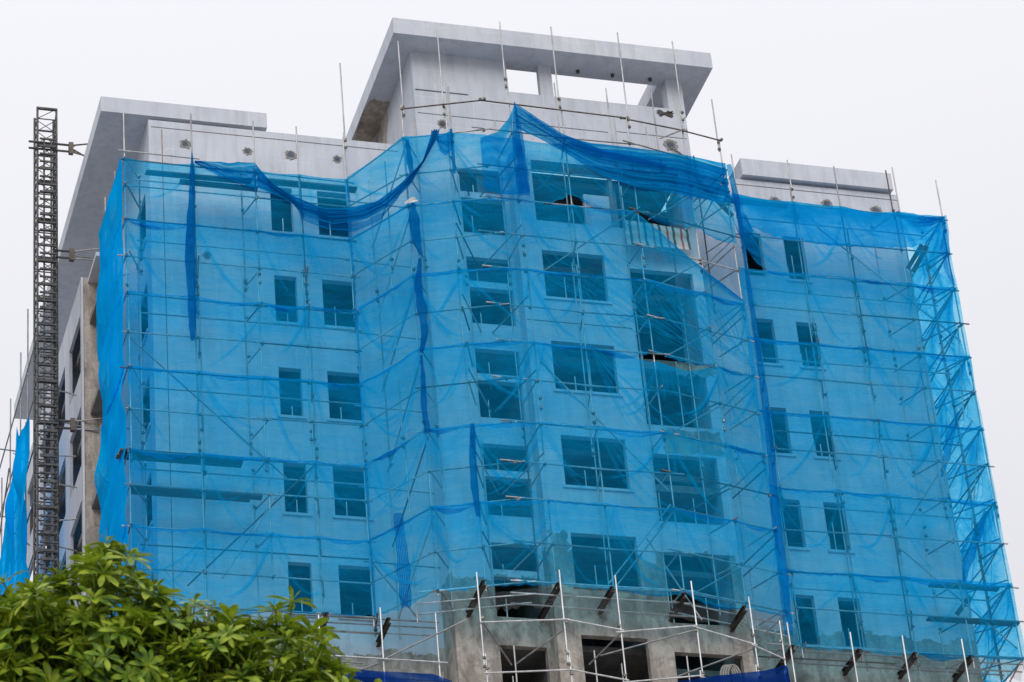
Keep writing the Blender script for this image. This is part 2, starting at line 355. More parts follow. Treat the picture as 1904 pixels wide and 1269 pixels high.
for z0, z1 in ((54.0, 54.35), (49.6, 49.85)): box('stair_landing', 'inner', B, 30.3, 32.6, YB+.6, YB+1.9, z0, z1)
box('bay_roof', 'top', B, 26.9, 32.86, YB+.05, YA-.004, 61.3, 61.42)
# penthouse
panel('penthouse_front_wall', 'top', B, 'Y', YA, .22, 24.03, 33.27, 61.304, 65.49, PW+[gh(24.1, 30.5, 63.03), gh(30.8, 33.2, 63.1), (24.08, 25.85, 63.93, 63.99)], [(24.9, 62.67, .13), (32.62, 62.76, .17)])
groove('Y', YA, 24.1, 30.5, 63.03); groove('Y', YA, 30.8, 33.2, 63.1)
box('wall_slot', 'hole', B, 24.08, 25.85, YA+.06, YA+.12, 63.92, 64.0)
panel('penthouse_side_wall', 'top', B, 'X', 24.03, .2, YA+.22, 88, 61.3, 65.49)
panel('penthouse_end_wall', 'top', B, 'X', 33.06, .2, YA+.22, 80.2, 61.3, 64.25)
box('back_parapet', 'top', B, 27.1, 33.2, 84, 84.2, 61.3, 62.5)
box('penthouse_column', 'top', B, 32.74, 33.25, YA+.225, YA+.5, 64.27, 65.485)
sl_ = MB(); sl_.box(23.25, 27.2, 78.0, 89, 65.49, 66.11); sl_.box(27.2, 32.55, 78.0, 79.24, 65.49, 66.11); sl_.box(32.55, 34.1, 78.0, 84.5, 65.49, 66.11)
sl_.build('penthouse_roof_slab', 'top', B)
for x in (29.7, 30.9, 32.2): MB().tube((x, 78.9, 65.4), (x, 78.9, 65.5), .06, 10).build('roof_drain', 'hole', B)
# ragged bare-concrete patches
def patch(pts_fn, n, mat, name='bare_patch'):
    pts = pts_fn(n); k = len(pts); V = []; 
    c = sum((Vector(p) for p in pts), Vector())/k
    return obj(name, mesh(name, [c]+[Vector(p) for p in pts], [(0, 1+i, 1+(i+1) % k) for i in range(k)], mat), B)
def ragged(rect, axis, pos, seed, am=.12):
    rn = random.Random(seed); u0, u1, v0, v1 = rect; out = []
    per = [(u0, v0, u1, v0), (u1, v0, u1, v1), (u1, v1, u0, v1), (u0, v1, u0, v0)]
    for a, b, c, d in per:
        for i in range(9):
            t = i/9; j = rn.uniform(-am, am); u = a+(c-a)*t+(j if a == c else rn.uniform(-.02, .02)); v = b+(d-b)*t+(j if b == d else rn.uniform(-.02, .02))
            out.append((u, pos, v) if axis == 'Y' else ((pos, u, v) if axis == 'X' else (u, v, pos)))
    return out
patch(lambda n: ragged((30.9, 32.75, 50.62, 51.45), 'Y', YB-.006, 3, .08), 0, 'raw')
patch(lambda n: ragged((31.6, 32.8, 53.5, 53.9), 'Y', YB-.006, 4, .1), 0, 'raw')
patch(lambda n: ragged((26.9, 27.5, 46.2, 47.6), 'Y', YB-.006, 5, .1), 0, 'raw')
patch(lambda n: ragged((23.32, 24.0, 81.6, 88.5), 'Z', 65.484, 6, .1), 0, 'raw')
patch(lambda n: ragged((82.2, 88, 62.0, 65.45), 'X', 24.022, 7, .25), 0, 'raw')
patch(lambda n: ragged((32.3, 32.85, 63.95, 64.15), 'Y', YA-.006, 8, .06), 0, 'hole')
for u, z, r, y in [(16.78, 61.72, .21, YW), (18.76, 61.68, .17, YW), (20.16, 61.70, .22, YW), (21.67, 61.72, .17, YW), (36.52, 61.8, .2, YW), (38.38, 61.88, .23, YW), (40.11, 61.8, .24, YW), (24.9, 62.67, .19, YA), (32.62, 62.76, .27, YA), (17.35, 57.55, .16, YW)]:
    V = []; F = []; n = 30                                  # broken mortar ring round each cored pipe hole
    for k in range(n):
        an = 2*math.pi*k/n; ri = r*random.uniform(.5, .6); ro = r*random.uniform(.72, 1.12)
        for q, d in ((ri, .001), ((ri+ro)/2, .014), (ro, .001)): V.append((u+q*math.cos(an), y-d-.004*random.random(), z+q*math.sin(an)))
    for k in range(n):
        for j in (0, 1): F.append((3*k+j, 3*((k+1) % n)+j, 3*((k+1) % n)+j+1, 3*k+j+1))
    obj('pipe_hole_rim', mesh('pipe_hole_rim', V, F, 'mortar'), B)
pb = thing('rebar_stubs', 'short steel bars poking out of the big hole in the penthouse wall', 'rebar')
for k in range(3): MB().tube((32.6+.1*k, YA+.1, 62.75-.03*k), (32.66+.1*k, YA-.28, 62.3-.05*k), .02).build('bar', 'steel3' if k else 'wood', pb)
# left wing roof slab and left facade
box('left_roof_slab', 'top', B, 14.12, 19.43, 79.98, 98.6, 62.68, 63.25)
lf = [(80.77, 82.28, z-1.9, z-.1) for z in heads[:6]]
panel('left_side_wall', 'wing', B, 'X', 15.63, .06, 80.205, 98.4, 36, 62.675, lf + [(84.6, 87, z-1.9, z-.1) for z in heads[:1]])
for a, b, c, d in lf: window('X', 15.63, a, b, c, d, 'wing', True, depth=.05)
box('side_end_wall', 'wing', B, 14.67, 15.62, 82.3, 82.5, 36, 59.12)
oi_ = [(82.62, 84.0, 58.1-3.37*k-2.75, 58.1-3.37*k) for k in range(6)]
panel('side_inner_wall', 'raw', B, 'X', 14.67, .2, 82.505, 84.095, 36, 59.12, oi_)
box('concrete_fin', 'raw', B, 14.152, 14.82, 84.1, 84.3, 36, 59.15)
op = []; posts_y = [84.36, 86.56, 87.4, 89.6, 90.4, 92.6, 93.4, 95.6, 96.4, 98.2]
for k in range(6):
    for i in range(5): op.append((posts_y[2*i], posts_y[2*i+1], 57.88-3.37*k-2.13, 57.88-3.37*k))
panel('balcony_wall', 'top', B, 'X', 14.15, .1, 84.305, 98.5, 36, 59.15, op)
box('fin_trim', 'top', B, 14.13, 14.2, 84.06, 84.1, 36, 59.12)
box('terrace_slab', 'top', B, 14.36, 15.6, 82.55, 98.4, 58.95, 59.1)
# storey slabs, partitions and core make the rooms behind the openings dark
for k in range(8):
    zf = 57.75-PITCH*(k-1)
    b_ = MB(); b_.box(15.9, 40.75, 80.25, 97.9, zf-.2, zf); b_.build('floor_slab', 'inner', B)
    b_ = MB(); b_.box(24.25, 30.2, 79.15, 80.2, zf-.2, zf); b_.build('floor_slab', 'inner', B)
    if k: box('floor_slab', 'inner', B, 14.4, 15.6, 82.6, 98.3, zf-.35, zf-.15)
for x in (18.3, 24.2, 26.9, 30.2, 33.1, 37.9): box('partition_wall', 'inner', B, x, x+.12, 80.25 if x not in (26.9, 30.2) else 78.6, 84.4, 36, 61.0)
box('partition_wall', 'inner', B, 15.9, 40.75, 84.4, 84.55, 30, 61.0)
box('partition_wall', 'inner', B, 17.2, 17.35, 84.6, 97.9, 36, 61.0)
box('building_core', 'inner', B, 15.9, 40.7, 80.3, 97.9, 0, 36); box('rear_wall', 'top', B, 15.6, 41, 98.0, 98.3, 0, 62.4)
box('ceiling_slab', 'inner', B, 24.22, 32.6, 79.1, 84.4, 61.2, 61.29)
box('loggia_panel', 'bayb', B, 29.35, 30.2, YB+.45, YB+.6, 58.6, 60.35)
box('loggia_column', 'raw', B, 30.3, 30.62, YB+.9, YB+1.2, 58, 61.2)
for x0, x1, y, m_ in ((15.6, 24.0, YW, 'raw'), (24.0, 26.85, YA, 'raw'), (26.85, 32.87, YB, 'raw'), (32.9, 41.0, YW, 'raw')): box('lower_wall', m_, B, x0, x1, y, y+.25, 0, 35.99)
box('lower_wall', 'raw', B, 14.15, 14.4, 82.5, 98.4, 0, 35.99)
# string courses between bare storeys near the bottom
for x0, x1, y, z in ((15.7, 23.9, YW, 43.35), (33, 40.9, YW, 43.6)): box('slab_edge', 'raw', B, x0, x1, y-.03, y-.004, z, z+.3)

# ------------------------------------------------------------------ scaffolding
def unit_tube(mat):
    mb = MB(); mb.tube((0, 0, -.5), (0, 0, .5), 1.0, 8); return mesh('tube_'+mat, mb.v, mb.f, mat, True)
UT = {k: unit_tube(k) for k in ('steel', 'bright', 'steel2', 'steel3', 'dark')}
def pipe(name, parent, a, b, r=.0245, mat=None):
    a = Vector(a); b = Vector(b)
    mat = mat or random.choices(('steel', 'steel2', 'steel3'), (6, 3.2, 1))[0]
    o = obj(name, UT[mat], parent); d = b-a
    o.matrix_world = Matrix.Translation((a+b)/2) @ d.to_track_quat('Z', 'Y').to_matrix().to_4x4() @ Matrix.Diagonal((r, r, d.length, 1))
    return o
class Scaf:
    def __init__(s, label): s.e = thing('scaffold', label, 'scaffold', 'tube scaffolds on the building'); s.c = MB()
    def clamp(s, p):
        p = Vector(p); a = random.uniform(0, 6.28)
        X = Vector((math.cos(a), math.sin(a), 0)); Y = Vector((-math.sin(a), math.cos(a), 0))
        s.c.obb(p+Vector((0, -.03, random.uniform(-.03, .03))), X, Y, Vector((0, 0, 1)), .042, .036, .034)
        if random.random() < .6: s.c.tube(p+Vector((0, -.03, 0)), p+Vector((random.uniform(-.1, .1), -.1, random.uniform(-.05, .09))), .012, 5)
    def post(s, x, y, z0, z1, mat=None, joints=True):
        z = z0; k = 0; off = 0; lean = random.uniform(-.02, .02)
        while z < z1-.01:
            L = random.uniform(5.2, 6.6) if joints else 99
            e = min(z+L, z1)
            if z1-e < 1.0: e = z1
            pipe('post', s.e, (x+off, y, z-(.5 if k else 0)), (x+off+lean*.5, y, e), mat=mat)
            if k: s.clamp((x+off, y, z-.12)); s.clamp((x+off, y, z-.42))
            z = e; k += 1; off = random.choice((-1, 1))*.055 if off == 0 else 0
    def ledger(s, a, b, over=.25, mat=None):
        a = Vector(a); b = Vector(b); d = (b-a).normalized()
        pipe('ledger', s.e, a-d*random.uniform(.05, over), b+d*random.uniform(.05, over), mat=mat)
    def done(s):
        o = s.c.build('coupler', 'clamp', s.e, kind='stuff')
zL = [59.9, 57.64, 55.0, 52.37, 49.56, 47.04, 44.6]; zLm = [58.93, 56.34, 53.61, 50.94, 48.37, 45.7]
zB = [61.2, 58.6, 56.0, 53.35, 50.5, 47.85, 45.17]; zBm = [59.83, 57.3, 54.68, 52.0, 49.12, 46.42]
zR = [60.7, 57.93, 55.29, 52.6, 49.91, 47.01, 44.45]; zRm = [59.32, 56.57, 53.98, 51.31, 48.46, 45.74]
def grid(S, posts, levels, inner, zbase, tops, transom=.85, r_over=.3):
    n = len(posts)
    for i, (x, y) in enumerate(posts): S.post(x, y, zbase, tops[i], 'steel' if random.random() < .8 else None)
    for z in levels:
        zz = z+random.uniform(-.04, .04); i = 0
        while i < n-1:
            j = min(n-1, i+2) if abs((posts[min(n-1, i+2)][1]-posts[i][1])-(posts[min(n-1, i+1)][1]-posts[i][1])*2) < .15 else i+1
            a, b = posts[i], posts[j]
            S.ledger((a[0], a[1]-.04, zz), (b[0], b[1]-.04, zz+random.uniform(-.05, .05)), r_over); i = j
        for x, y in posts: S.clamp((x, y, zz))
    if inner:
        for i, (x, y) in enumerate(inner): S.post(x, y, zbase+.1, tops[min(i, n-1)]-random.uniform(1.2, 2.6))
        for k, z in enumerate(levels):
            for (a, b) in zip(posts, inner):
                if random.random() < transom:
                    d = random.uniform(-.04, .1); q = random.uniform(-.02, .25)
                    pipe('transom', S.e, (a[0]+.05, a[1]-(random.uniform(.15, .3) if random.random() < .12 else .03), z+d), (b[0]+.05, b[1]+random.uniform(.05, .3), z+d-q*.3)); S.clamp((b[0], b[1], z+d))
            if k % 2 == 0: S.ledger((inner[0][0], inner[0][1], z-.1), (inner[-1][0], inner[-1][1], z-.1), .2) if abs(inner[0][1]-inner[-1][1]) < .05 else None
def lv(a, b): return sorted(a+b, reverse=True)
# left wing
S = Scaf('galvanised tube scaffold in front of the left wing of the building')
pl = [(14.6, 78.7), (16.7, 78.7), (18.66, 78.7), (20.05, 78.7), (21.55, 78.7)]
grid(S, pl, lv(zL, zLm), [(15.2, 79.5), (16.9, 79.5), (18.4, 79.5), (20.3, 79.5), (21.8, 79.5)], 44.3, [61.73, 61.95, 61.9, 61.86, 64.57])
S.ledger((14.6, 78.65, 60.22), (16.7, 78.65, 60.2))
for x0, z0, x1, z1 in ((14.65, 53.55, 19.3, 49.0), (20.1, 49.6, 16.2, 45.3), (19.0, 48.6, 17.2, 45.6), (21.6, 46.5, 22.9, 44.7)): pipe('brace', S.e, (x0, 78.8, z0), (x1, 78.8, z1))
for y in (80.4, 82.1): S.post(14.6, y, 44.3, 60.7 if y < 81 else 60.9)
for z in lv(zL, zLm): pipe('ledger', S.e, (14.58, 78.5, z), (14.58, 82.2, z+.03))
for k, z in enumerate(zLm): pipe('brace', S.e, (14.66, 78.75, z-.6), (14.66, 82.1, z+1.5)) if k % 2 else None
S.done()
# the tubes that climb from the left wing to the bay
S = Scaf('sloping scaffold tubes linking left wing scaffold to the projecting bay')
for k in range(7):
    pipe('ledger', S.e, (21.5, 78.74, zL[k]+.02), (23.3, 77.85, zB[k]+.02))
    if k < 6: pipe('ledger', S.e, (21.5, 78.74, zLm[k]), (23.3, 77.85, zBm[k])); pipe('brace', S.e, (22.4, 79.2, zL[k+1]+.2), (23.35, 77.9, zB[k]-.2)); pipe('ledger', S.e, (21.5, 79.2, zL[k]-.35), (23.8, 79.2, zL[k]-.4))
for x, y in ((22.5, 79.4), (22.75, 78.35)): S.post(x, y, 44.3, 60.6)
S.done()
# bay
S = Scaf('galvanised tube scaffold wrapped around the projecting centre bay')
pb_ = [(23.3, 77.93), (24.6, 77.48), (26.6, 77.1), (28.33, 77.1), (30.47, 77.05), (32.52, 77.48), (33.9, 77.85)]
tops = [65.1, 65.39, 65.68, 65.71, 65.74, 66.0, 64.05]
for (x, y), tz in zip(pb_, tops): S.post(x, y, 45.0, tz, 'steel')
mid1 = (25.66, 77.08); mid2 = (30.55, 77.02)
for z in lv(zB, zBm):
    e = random.uniform(-.04, .04); zz = z+e
    S.ledger((23.3, 77.9, zz), (*mid1, zz+.02), .35); S.ledger((25.5, 77.06, zz+.06), (28.3, 77.05, zz), .3); S.ledger((28.3, 77.02, zz-.03), (mid2[0], mid2[1]-.01, zz), .4)
    S.ledger((30.4, 76.96, zz+.03), (33.9, 77.81, zz), .35)
    for x, y in pb_+[mid1]: S.clamp((x, y, zz))
inb = [(23.9, 78.6), (25.1, 78.4), (26.5, 78.35), (28.5, 77.95), (30.3, 77.95), (31.9, 78.05), (33.3, 78.7)]
for i, (x, y) in enumerate(inb): S.post(x, y, 45.0, tops[i]-random.uniform(1.5, 3.2))
for k, z in enumerate(lv(zB, zBm)):
    for (a, b) in zip(pb_, inb):
        if random.random() < .75: pipe('transom', S.e, (a[0], a[1]-(random.uniform(.15, .3) if random.random() < .1 else .03), z+.05), (b[0], b[1]+.1, z-.06))
    # V-shaped wall braces on the recess side
    if k % 2: pipe('brace', S.e, (24.62, 77.42, z+.5), (25.75, 79.1, z+.1)); pipe('brace', S.e, (26.6, 77.05, z+.4), (25.85, 79.1, z+.1)); pipe('brace', S.e, (33.88, 77.8, z+.9), (33.0, 78.9, z+.3))
    else: pipe('brace', S.e, (33.9, 77.8, z-.1), (32.9, 78.8, z-.9))
    if k % 2: pipe('brace', S.e, (32.5, 77.45, z-.1), (31.2, 78.1, z-.7))
for x0, z0, x1, z1, y in ((27.0, 55.95, 30.6, 58.9, 77.15), (26.8, 52.8, 30.4, 48.6, 77.15), (30.4, 48.1, 28.2, 45.3, 77.12), (29.6, 47.0, 31.0, 44.4, 77.3), (28.4, 45.2, 30.5, 47.9, 77.15), (33.9, 60.9, 32.7, 58.7, 77.7)): pipe('brace', S.e, (x0, y, z0), (x1, y, z1))
for a, b in zip([(23.25, 77.75, 62.25), (25.62, 77.02, 62.35), (30.3, 77.1, 62.3), (32.5, 77.42, 62.3)], [(25.75, 77.0, 62.36), (30.5, 77.05, 62.28), (32.6, 77.42, 62.3), (33.95, 77.8, 62.35)]): pipe('guard_rail', S.e, a, b, mat='steel3'); S.clamp(a); S.clamp(b)
pipe('brace', S.e, (31.6, 77.25, 61.75), (32.55, 77.4, 62.35), mat='steel2')
for x, z0, z1 in ((24.95, 59.3, 63.9), (30.55, 60.9, 63.2), (31.6, 60.9, 63.0)): pipe('post', S.e, (x, 78.3, z0), (x, 78.3, z1), mat='steel')
S.done()
# right wing
S = Scaf('galvanised tube scaffold in front of the right wing of the building')
pr = [(34.62, 78.7), (36.52, 78.7), (38.2, 78.7), (40.12, 78.7), (41.77, 78.7)]
grid(S, pr, lv(zR, zRm), [(34.9, 79.5), (37.0, 79.5), (38.7, 79.5), (39.6, 79.5), (41.4, 79.5)], 44.1, [62.53, 62.54, 62.48, 62.53, 62.34])
S.post(40.62, 79.3, 44.2, 63.15, 'steel')
for x0, z0, x1, z1 in ((37.3, 60.0, 41.7, 56.0), (41.7, 56.6, 41.3, 53.0), (38.7, 49.0, 41.6, 53.0), (38.3, 48.2, 41.7, 44.9), (41.75, 52.6, 40.9, 49.0)): pipe('brace', S.e, (x0, 78.78, z0), (x1, 78.78, z1))
for y in (80.3, 82.0): S.post(41.77, y, 44.2, 60.2)
for k, z in enumerate(lv(zR, zRm)):
    pipe('ledger', S.e, (41.75, 78.6, z), (41.75, 82.1, z)); pipe('brace', S.e, (41.72, 78.7, z), (41.2, 80.6, z-1.2)) ; pipe('brace', S.e, (41.8, 78.75, z-1.2), (41.8, 81.9, z))
S.done()
# lower scaffold in front of the bay, still without nets
S = Scaf('bare galvanised scaffold standing free of nets below the centre bay')
low = [(23.95, 76.0, 44.75), (26.4, 76.0, 45.0), (27.95, 76.0, 44.95), (30.25, 76.0, 44.92), (31.98, 76.05, 44.55), (32.95, 76.35, 44.0), (33.3, 76.6, 43.75)]
for x, y, z in low: S.post(x, y, 0, z, 'bright', True)
for z, zz in ((43.3, 0), (41.72, 0), (40.1, 0)):
    for a, b, da, db in ((0, 1, -.15, .1), (1, 2, .1, -.12), (2, 3, -.2, .15), (3, 4, .1, -.3), (4, 5, -.35, -.55)):
        A, C = low[a], low[b]; S.ledger((A[0], A[1]-.05, z+da), (C[0], C[1]-.05, z+db), .12, 'bright')
    for x, y, _ in low: S.clamp((x, y, z))
for a, b in (((24.0, 76.1, 43.2), (25.3, 77.9, 42.9)), ((26.4, 76.1, 43.2), (25.4, 77.9, 42.9)), ((30.3, 76.1, 43.4), (27.9, 77.6, 43.2)), ((31.98, 76.1, 42.9), (30.0, 77.6, 42.6)), ((28.0, 76.0, 43.1), (27.6, 77.8, 43.0)), ((32.9, 76.4, 43.1), (33.2, 78, 43.6))): pipe('brace', S.e, a, b, mat='steel2')
for x in (25.4, 27.8, 30.5): S.post(x, 77.7, 0, 43.4)
S.done()
S = Scaf('bare scaffold tubes below the left wing, partly behind the tree')
for x, z in ((19.63, 43.9), (21.38, 44.26), (23.1, 44.2)): S.post(x, 77.5, 0, z, 'bright')
S.ledger((17.5, 77.45, 42.5), (20.5, 77.45, 42.45), .4, 'steel2'); S.ledger((19.6, 77.43, 42.62), (23.0, 77.43, 42.6), .3, 'bright'); pipe('brace', S.e, (21.4, 77.5, 42.6), (23.6, 76.3, 43.4), mat='steel2'); pipe('brace', S.e, (21.3, 77.5, 42.5), (19.6, 78.6, 42.2), mat='steel2'); S.done()
S = Scaf('bare scaffold tubes poking up below the right wing net')
for x, z in ((33.8, 44.6), (35.75, 44.4), (37.4, 44.4), (39.3, 44.4)): S.post(x, 77.5, 0, z, 'bright')
S.ledger((33.8, 77.45, 42.4), (41, 77.45, 42.4)); S.done()
# far scaffold on the left side of the building
S = Scaf('thin far scaffold poles beside the left side of the building')
for y, z in ((87.6, 58.0), (89.1, 61.1), (90.7, 60.4), (92.7, 59.8), (94.6, 57.8), (97, 57)): S.post(13.2, y, 0, z, 'steel2')
for z in (58.5, 56.6, 54.7, 52.8, 50.9, 49): pipe('ledger', S.e, (13.15, 87.2, z), (13.15, 98.5, z+random.uniform(-.2, .2)), mat='steel2')
for z in (57, 54, 51): pipe('brace', S.e, (13.1, 88, z-2.5), (13.1, 91.6, z)); pipe('brace', S.e, (13.1, 96.6, z-2.5), (13.1, 92.6, z))
for y, z in ((94.5, 56.3), (92, 57.4), (97, 53)): pipe('transom', S.e, (12.2, y, z), (13.6, y, z-.1), mat='steel2')
for z in [60-1.12*k for k in range(14)]:
    if z < 56: pipe('transom', S.e, (13.3, 85.3+random.uniform(-.4, .4), z), (14.15, 85.3, z-.05), mat='steel')
S.done()

# ------------------------------------------------------------------ cantilever beams under the upper scaffold
def ibeam(a, b, label):
    a = Vector(a); b = Vector(b); d = (b-a).normalized(); X = d.cross(Vector((0, 0, 1))).normalized(); Z = X.cross(d); c = (a+b)/2; L = (b-a).length/2
    t = thing('cantilever_beam', label, 'beam', 'steel beams carrying the scaffold')
    for nm, zo, w, h_ in (('flange', .085, .06, .010), ('flange', -.085, .06, .010), ('web', 0, .008, .075)):
        MB().obb(c+Z*zo, X, d, Z, w, L, h_).build(nm, 'rust', t)
for k, (x, yw, yo, z, where) in enumerate([(24.43, YA, 76.95, 44.95, 'first from the left under the centre bay'), (26.65, YA, 76.9, 45.0, 'second from the left under the centre bay'), (28.25, YB, 76.9, 44.98, 'third from the left under the centre bay'),
        (30.42, YB, 76.85, 44.9, 'fourth from the left under the centre bay'), (32.3, YB, 77.0, 44.68, 'rightmost under the centre bay'), (20.2, YW, 78.6, 44.5, 'beside the tree under the left wing'), (22.0, YW, 78.55, 44.42, 'under the left wing near the bay'),
        (34.3, YW, 78.5, 44.3, 'first under the right wing, close to the bay'), (36.45, YW, 78.6, 44.36, 'second under the right wing'), (38.25, YW, 78.6, 44.36, 'third under the right wing'), (40.05, YW, 78.6, 44.37, 'fourth under the right wing near the corner')]):
    ibeam((x, yw+.4, z+.02), (x-.05, yo-.05, z), 'rusty steel beam sticking out of the wall, '+where)
# rails lying along the beams + wire netting at the foot of the upper scaffold
S = Scaf('horizontal support tubes lying on the steel beams under the upper scaffold')
for z, o_ in ((45.17, 0), (44.92, .25), (44.8, .75)):
    for a, b in (((23.1, 78.0), (25.66, 77.08)), ((25.5, 77.05), (30.6, 77.03)), ((30.4, 77.0), (34.0, 77.9))): S.ledger((a[0], a[1]+o_, z+random.uniform(-.05, .05)), (b[0], b[1]+o_, z+random.uniform(-.05, .05)), .4, 'bright')
for x0, x1, z in ((14.8, 23.4, 44.55), (33.6, 41.9, 44.5)):
    for y, dz in ((78.68, 0), (79.0, -.02), (79.45, -.03)):
        S.ledger((x0, y, z+dz), ((x0+x1)/2, y, z+dz+.03), .3); S.ledger(((x0+x1)/2, y+.05, z+dz), (x1, y, z+dz), .3)
S.done()
def strip_mesh(name, pts_top, dz, mat):
    V = []; 
    for p in pts_top: V += [tuple(p), (p[0]+random.uniform(-.03, .03), p[1]+random.uniform(.1, .5), p[2]-dz*random.uniform(.8, 1.2))]
    return mesh(name, V, [(2*i, 2*i+2, 2*i+3, 2*i+1) for i in range(len(pts_top)-1)], mat)
for nm, X0, X1, y0, y1, z, lb in (('bay', 23.4, 26.6, 78.0, 77.2, 45.1, 'under the left half of the bay'), ('b2', 26.6, 33.8, 77.2, 77.6, 45.0, 'under the right half of the bay'), ('r', 33.9, 41.8, 78.7, 78.7, 44.5, 'under the right wing net')):
    pts = [(X0+(X1-X0)*t/24, y0+(y1-y0)*t/24+random.uniform(-.03, .03), z+random.uniform(-.04, .03)) for t in range(25)]
    obj('wire_netting', strip_mesh('wire_netting', pts, .42, 'wire'), None, None, 'strip of fine wire netting sagging '+lb, 'netting', 'wire netting strips')

# ------------------------------------------------------------------ nets
def cloth_mesh(name, P, layers, mat):
    """P: (rows, cols, 3) array"""
    r, c = P.shape[:2]; me = bpy.data.meshes.new(name)
    me.vertices.add(r*c); me.vertices.foreach_set('co', P.reshape(-1).astype(np.float32))
    i = np.arange(r*c).reshape(r, c); q = np.stack([i[:-1, :-1], i[:-1, 1:], i[1:, 1:], i[1:, :-1]], -1).reshape(-1, 4)
    me.loops.add(q.size); me.loops.foreach_set('vertex_index', q.reshape(-1).astype(np.int32))
    me.polygons.add(len(q)); me.polygons.foreach_set('loop_start', (np.arange(len(q))*4).astype(np.int32))
    me.polygons.foreach_set('use_smooth', np.ones(len(q), dtype=bool))
    at = me.attributes.new('layers', 'FLOAT', 'POINT'); at.data.foreach_set('value', np.broadcast_to(layers, (r, c)).reshape(-1).astype(np.float32))
    me.materials.append(M[mat]); me.update(calc_edges=True); me.validate(); return me
def snoise(u, v, rng, n=7, f0=.3, f1=2.0):
    o = np.zeros(np.broadcast(u, v).shape)
    for _ in range(n):
        f = rng.uniform(f0, f1); a = rng.uniform(0, math.pi*2); ph = rng.uniform(0, 6.28); o += np.sin((u*math.cos(a)+v*math.sin(a))*f*6.28+ph)/n**.5/ (.6+f)
    return o
NETG = 'safety net sheets on the scaffold'
